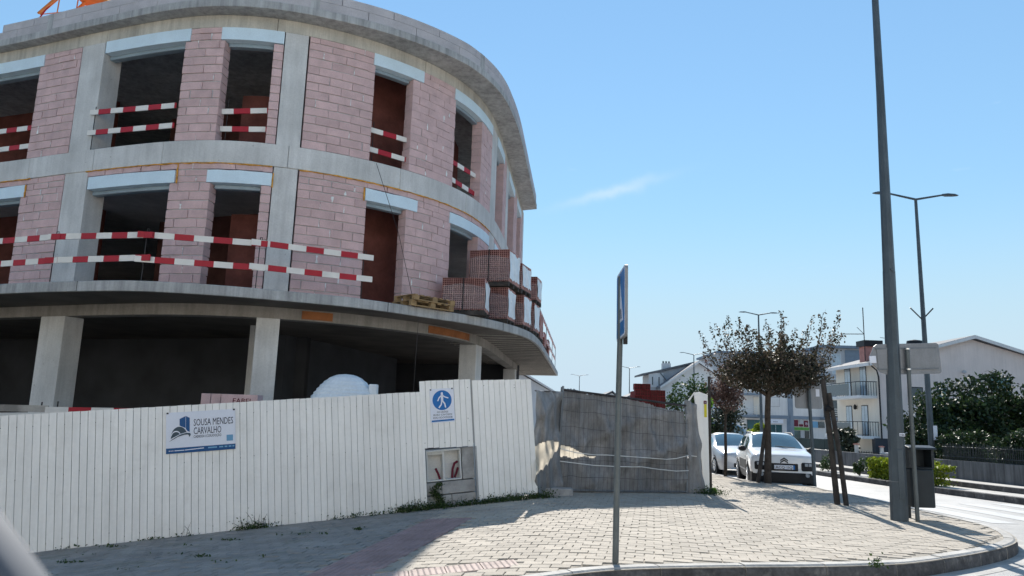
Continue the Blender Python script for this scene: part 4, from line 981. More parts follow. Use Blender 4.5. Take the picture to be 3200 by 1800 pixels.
# red brick stack standing in the site yard behind the gate
rb = thing('brick_stack', 'dark red hollow brick stack in the yard behind the mesh gate', 'bricks', (4.0, 24, zr(4, 24)))
RBM = brickmesh(.245, .19, .3, 3, 2, 'redplastic')
for k in range(15):
    z = zr(4, 24)+.194*k
    for i in range(4):
        if k == 14 and i > 1: continue
        if z > .3 or i in (0, 3): link('hollow_brick', RBM, rb, Matrix.Translation((4.17+i*.25+rng.gauss(0, .012), 24+rng.gauss(0, .02), z)))
MB().box(4.07, 5.03, 24.1, 25, zr(4, 24), .95).build('brick_core', 'redplastic', rb)
# ================================================================ street furniture
# crossing sign seen almost edge-on
sx, sy = 1.15, 7.96; sz = zg(sx, sy)
cg = thing('crossing_sign', 'blue square crossing sign seen edge on atop a grey pole', 'road sign', (sx, sy, sz))
MB().tube([(sx, sy, sz-.02), (sx+.02, sy, .2), (sx+.035, sy, .9), (sx+.04, sy, 1.55)], [.033, .031, .03, .03], 14).build('pole', 'postgrey', cg, smooth=True)
SM = Matrix.Translation((sx+.045, sy-.045, 1.235)) @ Matrix.Rotation(R(-91.5), 4, 'Z')      # local x along the plate, -y its front
def rrect(w, h, r, n=5):
    out = []
    for cx, cz, a0 in ((w-r, h-r, 0), (-w+r, h-r, 90), (-w+r, -h+r, 180), (w-r, -h+r, 270)):
        for k in range(n+1): t = R(a0+90*k/n); out.append((cx+r*math.cos(t), cz+r*math.sin(t)))
    return out
MB(SM).xprism(rrect(.36, .375, .05), -.012, .018).build('plate', 'signback', cg)
MB(SM).xprism(rrect(.352, .367, .045), -.0145, -.0122).build('white_border', 'signwhite', cg)
mat('crossblue', (.02, .20, .50), .35, .1, 3)
MB(SM).xprism(rrect(.33, .345, .035), -.0165, -.0147).build('blue_face', 'crossblue', cg)
MB(SM).xprism([(-.24, -.20), (.24, -.20), (0, .22)], -.0185, -.0167).build('white_triangle', 'signwhite', cg)
for k in range(3): MB(SM).xprism([(-.15+k*.11, -.17), (-.09+k*.11, -.17), (-.07+k*.08, -.06), (-.11+k*.08, -.06)], -.0205, -.0187).build('stripe_mark', 'navy', cg)
MB(SM).box(-.03, .03, .019, .06, -.43, .30).build('bracket', 'black', cg)
# lamps
def lamp(x, y, h, label, r0=.09, arm=1.5, ang=0.0, near=False, z=None, group='double arm street lamps'):
    z = zg(x, y) if z is None else z
    t = thing('street_lamp', label, 'street lamp', (x, y, z), 0, group)
    if near:
        MB().tube([(x, y, z-.02), (x+.06, y, 2.7)], [.137, .10], 8).build('lower_pole', 'lampgrey', t, smooth=False)
        MB().tube([(x+.06, y, 2.695), (x+.07, y, 2.705)], [.112, .112], 8).build('collar', 'lampgrey', t)
        MB().tube([(x+.06, y, 2.69), (x+.09, y, 6), (x+.1, y, h)], [.098, .068, .045], 8).build('upper_pole', 'lampgrey', t)
        MB().tube([(x, y, z+.62), (x, y, z+.63)], [.135, .135], 8).build('weld_ring', 'galv', t)
        MB().box(x-.05, x+.05, y-.145, y-.128, z+.35, z+1.15).build('access_door', 'lampgrey', t, bevel=.006)
        MB().box(x+.02, x+.11, y-.118, y-.108, -.12, -.07).build('number_plate', 'signwhite', t)
        text('lettering', '180', 'navy', t, tframe((x+.03, y-.1195, -.113), (1, 0, 0), (0, 0, 1)), .045, .07)
        top = Vector((x+.1, y, h))
    else:
        MB().tube([(x, y, z), (x, y, z+h*.35), (x, y, z+h)], [r0, r0*.8, r0*.45], 8).build('pole', 'lampgrey', t, smooth=True); top = Vector((x, y, z+h))
    for s in (-1, 1):
        d = Vector((math.cos(ang)*s, math.sin(ang)*s, 0)); a = top; b = top+d*arm+Vector((0, 0, arm*.20))
        MB().tube([a, b], [r0*.4, r0*.32], 6).build('arm', 'lampgrey', t)
        c = b+d*.55+Vector((0, 0, -.01)); n_ = Vector((-d.y, d.x, 0))
        mb = MB(); vs = []
        for p, w, hh in ((b-d*.05, .05, .05), (b+d*.12, .12, .07), (b+d*.4, .11, .055), (c, .05, .02)):
            vs += [p-n_*w+Vector((0, 0, -hh*.4)), p+n_*w+Vector((0, 0, -hh*.4)), p+n_*w*.8+Vector((0, 0, hh*.6)), p-n_*w*.8+Vector((0, 0, hh*.6))]
        mb.add(vs, [(i*4+k, i*4+(k+1) % 4, i*4+4+(k+1) % 4, i*4+4+k) for i in range(3) for k in range(4)]+[(3, 2, 1, 0), (12, 13, 14, 15)]); mb.build('lamp_head', 'lampgrey', t, smooth=True)
    return t
lamp(6.5, 12.62, 10.2, 'thick near street lamp pole numbered 180 beside the litter bin', near=True, arm=1.3)
t = lamp(15.04, 26.7, 10.25, 'double arm street lamp with small flag brackets behind the litter bin', r0=.115, arm=1.05, z=-1.75)
for s in (-1, 1): MB().tube([(15.0, 26.7, 3.95), (15.0+s*.42, 26.7, 4.38)], .025, 6).build('flag_bracket', 'steel', t)
MB().box(15.06, 15.2, 26.56, 26.575, -.35, .15).build('notice', 'signwhite', t)
lamp(18.91, 56, 10.1, 'double arm street lamp rising behind the staked tree', r0=.12, arm=.95, z=-1.85)
lamp(22.63, 91, 10.1, 'double arm street lamp in front of the grey gable house', r0=.12, arm=1.2, z=-1.9)
lamp(19.08, 118, 10.1, 'distant double arm street lamp beside the red brick stack', r0=.12, arm=1.2, z=-1.9)
lamp(13.61, 144, 10.1, 'farthest double arm street lamp above the grey sheeting', r0=.12, arm=1.2, z=-1.9)
# sign seen from behind on its own post
x, y = 6.76, 12.55; z = zg(x, y); sb = thing('direction_sign', 'grey back of a direction sign on a post beside the lamp', 'road sign', (x, y, z))
MB().tube([(x, y, z-.02), (x, y, 1.34)], .034, 12).build('post', 'postgrey', sb, smooth=True)
SB = Matrix.Translation((x, y+.07, 1.18)) @ Matrix.Rotation(R(1.8), 4, 'Z') @ Matrix.Rotation(R(-3), 4, 'Y')
MB(SB).xprism([(-.64, .02), (-.54, .22), (-.48, .26)]+[(.55+.05*math.cos(R(a)), .215+.05*math.sin(R(a))) for a in (90, 60, 30, 0)]+[(.55+.05*math.cos(R(a)), -.21+.05*math.sin(R(a))) for a in (0, -30, -60, -90)]+[(-.36, -.26), (-.46, -.22), (-.60, -.06)], -.01, .012).build('plate', 'signback', sb, bevel=.004)
MB(SB).box(-.5, .52, -.022, -.011, -.165, .175).build('stiffener_panel', 'signback', sb, bevel=.006)
for zz in (-.17, .18): MB(SB).box(-.52, .54, -.032, -.0225, zz-.012, zz+.012).build('rail', 'galv', sb)
for zz in (1.0, 1.345): MB().tube([(x, y, zz-.012), (x, y, zz+.012)], .042, 12).build('clamp', 'chrome', sb)
MB(SB).box(-.64, -.53, -.03, -.012, -.06, .06).build('sticker', 'signwhite', sb)
# litter bin
lb = thing('litter_bin', 'dark hooded litter bin hung on posts beside the lamp pole', 'litter bin', (7.04, 12.85, zg(7, 12.85)))
BMx = Matrix.Translation((7.035, 12.95, 0)); zb = zg(7, 12.9)
MB(BMx).prism([(-.20, -.12), (-.16, -.16), (.16, -.16), (.20, -.12), (.20, .12), (.16, .16), (-.16, .16), (-.20, .12)], -1.29, -.66).build('bucket', 'bin', lb, bevel=.02)
MB(BMx).prism([(-.2, -.13), (.2, -.13), (.2, .15), (-.2, .15)], -.655, -.63).build('rim', 'bin', lb, bevel=.01)
MB(BMx).box(-.215, -.17, -.13, .14, -.64, -.30).build('side_plate', 'bin', lb); MB(BMx).box(.17, .215, -.13, .14, -.64, -.30).build('side_plate', 'bin', lb); MB(BMx).box(-.17, .17, .11, .14, -.64, -.30).build('back_plate', 'bin', lb)
MB(BMx).yprism([(-.20, -.335), (-.19, -.30), (0, -.265), (.17, -.28), (.18, -.31)], -.235, .235).build('hood', 'bin', lb, bevel=.01)
MB(BMx).tube([(-.13, .12, zb), (-.13, .12, -.4)], .03, 8).build('leg', 'bin', lb)
# leaning pair of stakes
st2 = thing('tree_stakes', 'pair of dark timber stakes leaning together without a tree', 'stakes', (6.52, 14.82, zg(6.5, 14.8)))
z = zg(6.5, 14.8)
MB().tube([(6.46, 14.86, z-.02), (6.38, 14.86, -.3), (6.275, 14.86, .93)], [.058, .055, .05], 8).build('stake', 'darkwood', st2)
MB().tube([(6.58, 14.74, z-.02), (6.50, 14.76, -.5), (6.355, 14.78, .66)], [.05, .046, .042], 8).build('stake', 'darkwood', st2)
MB().tube([(6.28, 14.79, .36), (6.42, 14.79, .34)], [.062, .062], 8).build('tie', 'tyre', st2)
# blank sign back by the parked car
x, y = 8.24, 20.28; z = zr(x, y); bs = thing('road_sign', 'pale grey back of a square sign on a post beside the white car', 'road sign', (x, y, z))
MB().tube([(x, y, z-.02), (x-.08, y, 1.15)], .045, 10).build('post', 'lampgrey', bs, smooth=True)
MB(Matrix.Translation((x-.06, y+.08, .80))).xprism(rrect(.37, .335, .06), -.012, .012).build('plate', 'signback', bs)
MB(Matrix.Translation((x-.06, y+.08, .80))).box(.2, .3, -.02, -.013, .0, .2).build('sticker', 'signwhite', bs)

# ================================================================ trees and plants
def tree(loc, th, crown, n, leaf, label, size, lean=(0, 0), r=.07, stakes=None, shoots=0, cat='tree', group=None, bark='bark'):
    x, y, z = loc; (cx, cy, cz), (rx, ry, rz) = crown
    t = thing('tree', label, cat, loc, 0, group); mb = MB()
    top = Vector((x+lean[0], y+lean[1], z+th)); mb.tube([(x, y, z-.03), (x+lean[0]*.35+.01, y, z+th*.4), (x+lean[0]*.7-.01, y, z+th*.75), top], [r*1.15, r, r*.92, r*.85], 8)
    tips = []
    for k in range(9):
        a = 2*math.pi*k/9+rng.uniform(-.3, .3); e = Vector((cx+rx*.8*math.cos(a), cy+ry*.8*math.sin(a), cz+rz*rng.uniform(-.3, .5))); m_ = top.lerp(e, .45)+Vector((0, 0, -.10*rz))
        mb.tube([top-Vector((0, 0, .12)), m_, e], [r*.5, r*.3, r*.09], 5)
        for q in range(4):
            s = m_.lerp(e, rng.uniform(.1, .8)); d = Vector((rng.uniform(-1, 1)*rx*.5, rng.uniform(-1, 1)*ry*.5, rng.uniform(0, 1)*rz*.8)); mb.tube([s, s+d*.5+Vector((0, 0, .05)), s+d], [r*.16, r*.1, r*.04], 4); tips.append((s, s+d))
    tk = mb.build('trunk', bark, t, smooth=True)
    lm = MB(); pts = []
    for _ in range(int(n*.62)):
        d = Vector((rng.gauss(0, 1), rng.gauss(0, 1), rng.gauss(0, 1))).normalized(); k = rng.random()**.42
        nse = .9+.07*math.sin(d.x*5+cx)*math.cos(d.y*6)+.07*math.sin(d.z*7+d.x*4)
        p = (cx+d.x*rx*k*nse, cy+d.y*ry*k*nse, cz+d.z*rz*k*nse)
        if math.sin(p[0]*13.1+1)*math.sin(p[1]*11.3)*math.sin(p[2]*14.7+.5) < -.3: continue
        pts.append(p)
    for a, b in tips:
        for _ in range(int(n*.2/len(tips))):
            q = a.lerp(b, rng.random()); pts.append((q.x+rng.gauss(0, .06), q.y+rng.gauss(0, .06), q.z+rng.gauss(0, .06)))
    tw = MB()
    for k in range(shoots):
        a = rng.uniform(0, 6.28); rr = rng.uniform(.15, .98); s = Vector((cx+rx*rr*math.cos(a), cy+ry*rr*math.sin(a), cz+rz*.45*(1-rr*.6))); d = Vector((math.cos(a)*rr*rx*.38+rng.gauss(0, .06), math.sin(a)*rr*ry*.3, rng.uniform(.7, 2.0)*rz*(1.0 if rr > .4 else .8)))
        tw.tube([s, s+d*.55, s+d], [.008, .006, .003], 4)
        for _ in range(int(n*.22/shoots)):
            u = rng.random(); q = s+d*u; w = .12*(1-.7*u); pts.append((q.x+rng.gauss(0, w), q.y+rng.gauss(0, w), q.z+rng.gauss(0, w)))
    leafcloud(lm, pts, size); lm.build('crown', leaf, t)
    if shoots: stuff(tw.build('twigs', bark, t))
    if stakes:
        for (a, b) in stakes: MB().tube([a, b], [.055, .05], 8).build('stake', 'darkwood', t)
    return t
z = zg(7, 20.4)
tree((7.02, 20.4, z), 2.42, ((7.22, 20.4, 1.40), (1.62, 1.4, .70)), 19000, 'leaf_dark', 'staked street tree with wide dark bronze crown before the white car', .040, (.08, 0), .085, [((6.78, 20.45, z), (7.0, 20.42, -.1))], shoots=46)
z = zg(6.64, 22.9)
tree((6.62, 22.95, z), 1.95, ((6.68, 22.95, .88), (.62, .6, .55)), 3600, 'leaf_plum', 'small plum leaved street tree beside the silver sedan', .038, (.05, 0), .045, shoots=14)
0 and tree((7.0, 28.5, zg(6, 28)), 1.9, ((6.6, 28.5, 1.3), (1.1, .9, .8)), 4500, 'leaf_plum', 'bare looking plum tree rising past the white end board', .045, (0, 0), .05, shoots=16)
def shrub(loc, r, n, leaf, label, size, name='shrub', cat='shrub', group=None, clumps=14):
    t = thing(name, label, cat, loc, 0, group); x, y, z = loc; mb = MB()
    for k in range(6): a = rng.uniform(0, 6.28); mb.tube([(x, y, z-.02), (x+r[0]*.4*math.cos(a), y+r[1]*.4*math.sin(a), z+r[2]*.9), (x+r[0]*.7*math.cos(a), y+r[1]*.7*math.sin(a), z+r[2]*1.4)], [.03*r[2]+.006, .02*r[2]+.004, .004], 5)
    mb.build('stem', 'bark', t)
    lm = MB(); leafcloud(lm, blob_pts((x, y, z+r[2]*1.05), r, n, clumps), size); lm.build('foliage', leaf, t); return t
def zs(x, y): return zr(x, y)+.13
shrub((8.3, 34, zr(8, 34)), (1.0, .9, 1.95), 5000, 'leaf_bush', 'tall dark green bush behind the red brick stack', .07, clumps=22)
shrub((9.9, 35, zr(9, 35)), (1.2, .9, 1.55), 4200, 'leaf_grey', 'olive grey bush between dark bush and plum tree', .07, clumps=22)
shrub((4.42, 16.15, zg(4.4, 16.1)), (.05, .05, .05), 60, 'leaf_fresh', 'tuft of fresh grass at the foot of the end board', .05, 'grass_tuft', 'grass')
shrub((4.62, 17.4, .35), (.16, .12, .12), 260, 'leaf_fresh', 'fresh green sprig hanging beside the white end board', .045, 'sprig', 'plant')
# bright clipped hedge, box shaped
hg = thing('hedge', 'bright lime green clipped hedge along the far kerb', 'hedge', (11.5, 23.2, -1.5)); pts = []; core = MB()
for _ in range(17000):
    u, v, w = rng.random(), rng.random(), rng.random()
    k = rng.random()
    if k < .45: w = 1-rng.random()*.12
    elif k < .8: v = rng.random()*.2
    yy = 25.3-u*3.5; xx = np.interp(yy, K1[:, 1], K1[:, 0])+.25+v*.75; zz = zs(xx, yy)+.04+w*(.56+.05*math.sin(u*19)+.04*math.sin(u*43))
    pts.append((xx+rng.gauss(0, .03), yy+rng.gauss(0, .03), zz+rng.gauss(0, .025)))
lm = MB(); leafcloud(lm, pts, .036, .7); lm.build('foliage', 'leaf_lime', hg)
for u in range(7): yy = 25.1-u*.5; xx = np.interp(yy, K1[:, 1], K1[:, 0])+.6; core.tube([(xx, yy, zs(xx, yy)-.02), (xx+rng.gauss(0, .05), yy, zs(xx, yy)+.45)], [.025, .01], 5)
stuff(core.build('stems', 'bark', hg))
def kx(yy, o): return float(np.interp(yy, K1[:, 1], K1[:, 0]))+o
for i, (yy, rr, lab) in enumerate(((26.0, .2, 'small green shrub touching the end of the lime hedge'), (26.8, .22, 'upright green shrub just past the lime hedge'), (29.4, .3, 'round green shrub alone on the planting strip'))):
    shrub((kx(yy, .7), yy, zs(kx(yy, .7), yy)), (rr, rr, .30), 900, 'leaf_lime' if i == 3 else 'leaf_bush', lab, .035, group='shrubs along the far kerb')
# garden trees behind the far wall
for (x, y, zt, rx, rz_, leaf, lab, sz_) in ((18.0, 31, .2, 1.6, 1.25, 'leaf_green', 'dark evergreen garden tree with leafy top before the pink gable', .085), (20.2, 31.5, .75, 2.0, 1.6, 'leaf_green', 'largest dark garden tree behind the low concrete wall', .09), (22.6, 31, .55, 1.6, 1.5, 'leaf_grey', 'grey green garden tree at the end of the low wall', .07), (16.9, 29.5, -.5, 1.1, .75, 'leaf_green', 'low dark garden bush behind the lamp post', .07), (21.0, 27.5, -.45, 1.9, .95, 'leaf_grey', 'loose grey green garden bush over the picket fence', .06), (18.7, 27.5, -.7, 1.6, .8, 'leaf_green', 'dark low garden bush over the picket fence', .06), (24.8, 31, .3, 1.6, 1.5, 'leaf_green', 'dark garden tree past the grey green one', .08), (16.3, 26.5, -.75, 1.1, .75, 'leaf_green', 'dark bush pressed against the low wall by the lamp', .055), (16.4, 24.0, -.8, 1.1, .7, 'leaf_green', 'dark bush pressed against the middle of the low wall', .05), (16.6, 21.6, -.75, 1.2, .7, 'leaf_green', 'dark bush pressed against the near end of the low wall', .05), (17.3, 19.4, -.7, 1.3, .8, 'leaf_grey', 'grey green bush at the near end of the picket fence', .05)):
    tt = thing('garden_tree', lab, 'tree', (x, y, -1.75), 0, 'garden trees behind the far wall')
    mb = MB(); mb.tube([(x, y, -1.9), (x+.05, y, zt-rz_*.3), (x+.1, y, zt)], [.12, .09, .03], 7)
    for k in range(6): a = k*1.05; mb.tube([(x, y, zt-rz_*.4), (x+rx*.6*math.cos(a), y+rx*.5*math.sin(a), zt+rz_*.2)], [.05, .015], 5)
    mb.build('trunk', 'bark', tt); lm = MB(); leafcloud(lm, blob_pts((x, y, zt), (rx, rx*.8, rz_), 11000, 30), sz_); lm.build('crown', leaf, tt)
# weeds along the hoarding foot, on the niche and by the end board
pts = []; blades = MB()
def fl(u, o): p = FB+fu*u; return p.x+.3228*o, p.y-.9465*o
dens = [(-3.0, .18, 60), (-2.9, .1, 160), (-2.75, .08, 120), (-1.5, .08, 40), (-1.2, .08, 60), (-.9, .06, 60), (-.45, .10, 260), (-.2, .12, 420), (.1, .10, 340), (.35, .08, 240), (.7, .08, 260), (1.0, .08, 300), (1.3, .1, 420), (1.6, .09, 380), (1.9, .1, 420), (2.2, .12, 300), (-4.4, .03, 30), (-5.5, .05, 20), (-3.9, .04, 30)]
for u, h, n in dens:
    for _ in range(n):
        x, y = fl(u+rng.gauss(0, .12), abs(rng.gauss(.06, .07))); pts.append((x, y, zg(x, y)+abs(rng.gauss(0, h*.55))))
for _ in range(700): x, y = 4.2+rng.gauss(.05, .16), 15.95+rng.gauss(0, .16); pts.append((x, y, zg(x, y)+abs(rng.gauss(0, .06))))
for _ in range(520):
    k = rng.random(); u = .22+.06*math.sin(k*7)+rng.gauss(0, .045); p = FB+fu*u+fw*(k*.42)+Vector((.3228, -.9465, 0))*rng.uniform(-.02, .01); pts.append(tuple(p))
for _ in range(20):                         # flat tufts in the paving joints
    x, y = rng.uniform(-6.5, -1.2), rng.uniform(7.3, 11.5)
    if not inside(PAV, x, y): continue
    n = rng.choice((6, 10, 40)); sx_, sy_ = rng.uniform(.03, .16), rng.uniform(.02, .06)
    for _ in range(n): pts.append((x+rng.gauss(0, sx_), y+rng.gauss(0, sy_), zg(x, y)+.012+abs(rng.gauss(0, .012))))
for _ in range(60): x, y = 3.98+rng.gauss(0, .04), 8.25+rng.gauss(0, .03); pts.append((x, y, zg(x, y)+abs(rng.gauss(0, .05))))
lm = MB(); leafcloud(lm, pts, .018, .6); wd = stuff(lm.build('weeds', 'leaf_weed')); tag(wd, 'low weeds and tufts along the hoarding foot and paving joints', 'weeds')
mb = MB()
for _ in range(34):
    u = rng.choice((-2.95, -2.8, -2.6, -.05, -.1, -3.75, 1.7)); x, y = fl(u+rng.gauss(0, .1), rng.uniform(.03, .12)); z0 = zg(x, y); d = Vector((rng.gauss(0, .09), rng.gauss(0, .05), rng.uniform(.08, .26)))
    mb.tube([(x, y, z0), (x+d.x*.4, y+d.y*.4, z0+d.z*.6), (x+d.x, y+d.y, z0+d.z)], [.004, .003, .0015], 4)
ds = stuff(mb.build('dry_stalks', 'bark')); tag(ds, 'thin dark stalks standing among the weeds at the hoarding foot', 'weeds')

# ================================================================ far wall, fences and gate
wl = thing('garden_wall', 'low stained grey concrete wall across the street', 'wall', (13.9, 24, -1.6))
mat('wallgrey', (.13, .137, .148), .9, .2, 1.0, .3, 25, streak=.45)
WP = resample_path(offp(K1, 2.5)[4:66], .8); NW = normals(WP)
mb = MB(); a = WP; b = WP+NW*.2
vs = []
for p, q in zip(a, b): vs += [(p[0], p[1], zk(*p)-.1), (p[0], p[1], zk(*p)+.83), (q[0], q[1], zk(*q)+.83), (q[0], q[1], zk(*q)-.1)]
fs = [(i*4+(k+1) % 4, i*4+k, (i+1)*4+k, (i+1)*4+(k+1) % 4) for i in range(len(a)-1) for k in range(4)]+[(3, 2, 1, 0)]
mb.add(vs, fs); mb.build('wall_body', 'wallgrey', wl)
pf = thing('picket_fence', 'dark picket fence standing on the low concrete wall', 'fence', (14.2, 22, -.8)); kk = 0
FP = resample_path((WP+NW*.1)[(WP[:, 1] > 10) & (WP[:, 1] < 25.5)], .075)
pk = MB().box(-.008, .008, -.008, .008, 0, .50).mesh('picket', 'picket')
for p in FP:
    link('picket', pk, pf, Matrix.Translation((p[0], p[1], zk(*p)+.83)) @ Matrix.Rotation(rng.gauss(0, .02), 4, 'Y') @ Matrix.Diagonal((1, 1, rng.uniform(.92, 1.08), 1)))
for dz in (.95, 1.25): MB().tube([(p[0], p[1]+.02, zk(*p)+dz) for p in FP[::6]], .015, 4).build('rail', 'picket', pf)
gp_ = thing('mesh_panel_fence', 'dark green mesh panels on the low wall past the gate', 'fence', (14.4, 34, -1.0))
GP = (WP+NW*.1)[(WP[:, 1] > 32.2) & (WP[:, 1] < 48)]
mat('meshgreen', (.018, .035, .035), .7, .3, 3)
for p, q in zip(GP[:-1:2], GP[2::2]):
    d = (q-p)/np.hypot(*(q-p)); ang = math.atan2(d[1], d[0]); l = np.hypot(*(q-p))
    MB(Matrix.Translation((p[0], p[1], 0)) @ Matrix.Rotation(ang, 4, 'Z')).box(.02, l-.02, -.012, .012, zk(*p)+.84, zk(*p)+1.32).build('panel', 'meshgreen', gp_)
for i, (x, y, w, h, lab) in enumerate(((14.55, 31.4, .13, 1.0, 'slender white gate pillar with ball cap'), (15.1, 30.4, .11, .95, 'slender white gate pillar beside the meter cabinet'))):
    t = thing('gate_pillar', lab, 'pillar', (x, y, -1.8), 0, 'white gate pillars'); MB().box(x-w/2, x+w/2, y-w/2, y+w/2, -1.85, -1.7+h).build('shaft', 'white', t, bevel=.01); MB().box(x-w*.75, x+w*.75, y-w*.75, y+w*.75, -1.7+h, -1.66+h).build('cap', 'brickpink', t); 
t = thing('garden_gate', 'dark metal garden gate between white pillars', 'gate', (14.8, 30.9, -1.7))
for k in range(9): MB().tube([(14.6+k*.055, 31.3-k*.1, -1.65), (14.6+k*.055, 31.3-k*.1, -.95)], .012, 5).build('bar', 'steel', t)
for zz in (-1.6, -1.0): MB().tube([(14.6, 31.3, zz), (15.05, 30.5, zz)], .015, 5).build('rail', 'steel', t)
t = thing('meter_cabinet', 'pale concrete meter cabinet by the garden gate', 'cabinet', (15.25, 30, -1.8)); MB().box(15.0, 15.4, 29.9, 30.3, -1.85, -1.0).build('body', 'plaster_grey', t, bevel=.01); MB().box(14.97, 15.43, 29.87, 30.33, -1.0, -.95).build('cap', 'plaster_white', t)
# ================================================================ cars
def cat1(K, n):
    K = np.array(K, float); out = []
    for i in range(len(K)-1):
        p0 = K[max(i-1, 0)]; p1 = K[i]; p2 = K[i+1]; p3 = K[min(i+2, len(K)-1)]
        for j in range(n):
            t = j/n; out.append(.5*((2*p1)+(-p0+p2)*t*.999+(2*p0-5*p1+4*p2-p3)*t*t+(-p0+3*p1-3*p2+p3)*t**3))
    out.append(K[-1]); return np.array(out)
def car(name, label, loc, yaw, stations, paint, clad=0.0, ws=(4, 5), rw=(7, 8), cabin=(4, 7), wheels=(1.28, -1.3), wr=.32, tilt=0.0, group=None):
    t = thing(name, label, 'car', loc, yaw, group); M0 = Matrix.Translation(loc) @ Matrix.Rotation(yaw, 4, 'Z') @ Matrix.Rotation(tilt, 4, 'X')
    N = 4; xs = np.array([s[0] for s in stations]); prof = np.array([s[1] for s in stations])       # S x 6 x 2
    flat = np.concatenate([xs[:, None], prof.reshape(len(xs), -1)], 1); den = cat1(flat, N)
    rows = []
    for r_ in den:
        h = cat1(r_[1:].reshape(-1, 2), N); x = r_[0]
        pr = [(x, -a, b) for a, b in h]+[(x, a, b) for a, b in h[::-1][1:]]; rows.append(pr)
    n = len(rows[0]); P6 = prof.shape[1]; nh = (P6-1)*N
    cl = {'body': [], 'windscreen': [], 'rear_window': [], 'side_window': [], 'side_window_': [], 'cladding': []}
    for i in range(len(rows)-1):
        st_i = i/N
        for k in range(n-1):
            kk = k if k < nh else 2*nh-1-k; seg = kk//N; sub = kk % N
            f = (i*n+k, i*n+k+1, (i+1)*n+k+1, (i+1)*n+k); zc = (rows[i][k][2]+rows[i+1][k+1][2])/2; key = 'body'
            if seg == P6-2 and ws[0] <= st_i < ws[1] and not (sub == 0 and False): key = 'windscreen'
            elif seg == P6-2 and rw[0] <= st_i < rw[1] and sub > 0: key = 'rear_window'
            elif seg == P6-3 and cabin[0]+.5 <= st_i < cabin[1] and 0 <= sub < N-1 and i not in (int((cabin[0]+cabin[1])/2*N),): key = 'side_window' if k < nh else 'side_window_'
            elif clad and zc < clad: key = 'cladding'
            cl[key].append(f)
    V = [tuple(M0 @ Vector(p)) for r_ in rows for p in r_]
    cl['body' if not clad else 'body'] += [tuple(range(n))[::-1], tuple(range((len(rows)-1)*n, len(rows)*n))]
    parts = {}
    for key, fs in cl.items():
        if not fs: continue
        used = sorted({i for f in fs for i in f}); mp_ = {a: b for b, a in enumerate(used)}
        mb = MB(); mb.v = [V[i] for i in used]; mb.f = [[mp_[i] for i in f][::-1] for f in fs]
        parts[key] = mb.build(key.rstrip('_'), {'body': paint, 'windscreen': 'windscreen', 'rear_window': 'windscreen', 'side_window': 'windscreen', 'side_window_': 'windscreen', 'cladding': 'black'}[key], t, smooth=True)
    hw = max(p[0] for p in prof[2])
    for x in wheels:
        for s in (-1, 1):
            MB(M0).lathe([(wr+.06, -.004), (wr+.06, .012), (wr-.02, .014)], (x, 0, wr), 20, 'y').v
            C = M0 @ Matrix.Translation((x, s*(hw-.11), wr)) @ (Matrix.Rotation(math.pi, 4, 'Z') if s > 0 else Matrix.Identity(4))
            arch = MB(C); arch.lathe([(wr+.055, -.1195), (wr+.055, .1)], (0, 0, 0), 24, 'y'); arch.build('wheel_arch', 'black', t)
            ty = MB(C); ty.lathe([(wr*.62, -.128), (wr*.9, -.13), (wr, -.10), (wr, .08), (wr*.9, .1)], (0, 0, 0), 24, 'y'); w = ty.build('tyre', 'tyre', t, smooth=True)
            rm = MB(C); rm.lathe([(wr*.66, -.1285), (wr*.62, -.1325), (wr*.1, -.125)], (0, 0, 0), 20, 'y'); rm.build('rim', 'chrome', w)
            sp_ = MB(C)
            for q in range(5): a = q*1.2566; sp_.T = C @ Matrix.Rotation(a, 4, 'Y'); sp_.box(-.03, .03, -.142, -.128, .04, wr*.6)
            sp_.build('spokes', 'chrome', w)
    def part(nm, m, fn, bev=0.0): mb = MB(M0); fn(mb); return mb.build(nm, m, t, bevel=bev)
    return t, part, M0
C1 = [(2.10, [(.36, .26), (.42, .36), (.46, .58), (.42, .80), (.28, .86), (0, .875)]),
      (2.02, [(.72, .21), (.79, .36), (.82, .60), (.77, .86), (.50, .925), (0, .94)]),
      (1.62, [(.80, .19), (.85, .38), (.865, .66), (.80, .95), (.52, 1.0), (0, 1.015)]),
      (1.10, [(.80, .19), (.855, .40), (.865, .70), (.815, 1.0), (.56, 1.05), (0, 1.065)]),
      (.98, [(.80, .19), (.855, .40), (.865, .71), (.81, 1.01), (.70, 1.07), (0, 1.10)]),
      (.18, [(.80, .19), (.855, .40), (.865, .74), (.80, 1.02), (.59, 1.41), (0, 1.47)]),
      (-.6, [(.80, .19), (.855, .40), (.865, .76), (.80, 1.03), (.60, 1.44), (0, 1.50)]),
      (-1.45, [(.80, .20), (.855, .42), (.86, .78), (.79, 1.05), (.58, 1.40), (0, 1.46)]),
      (-1.95, [(.76, .25), (.82, .45), (.83, .78), (.76, 1.02), (.56, 1.12), (0, 1.17)]),
      (-2.08, [(.66, .32), (.72, .48), (.74, .75), (.68, .92), (.5, .96), (0, .98)])]
def face_to(p, q): return math.atan2(q[1]-p[1], q[0]-p[0])
YC = R(-101); lc = (8.02, 22.85, zr(7.6, 21.4))
ct, part, M0 = car('parked_car', 'white crossover car with black lower trim parked nose out', lc, YC, C1, 'carwhite', clad=.43)
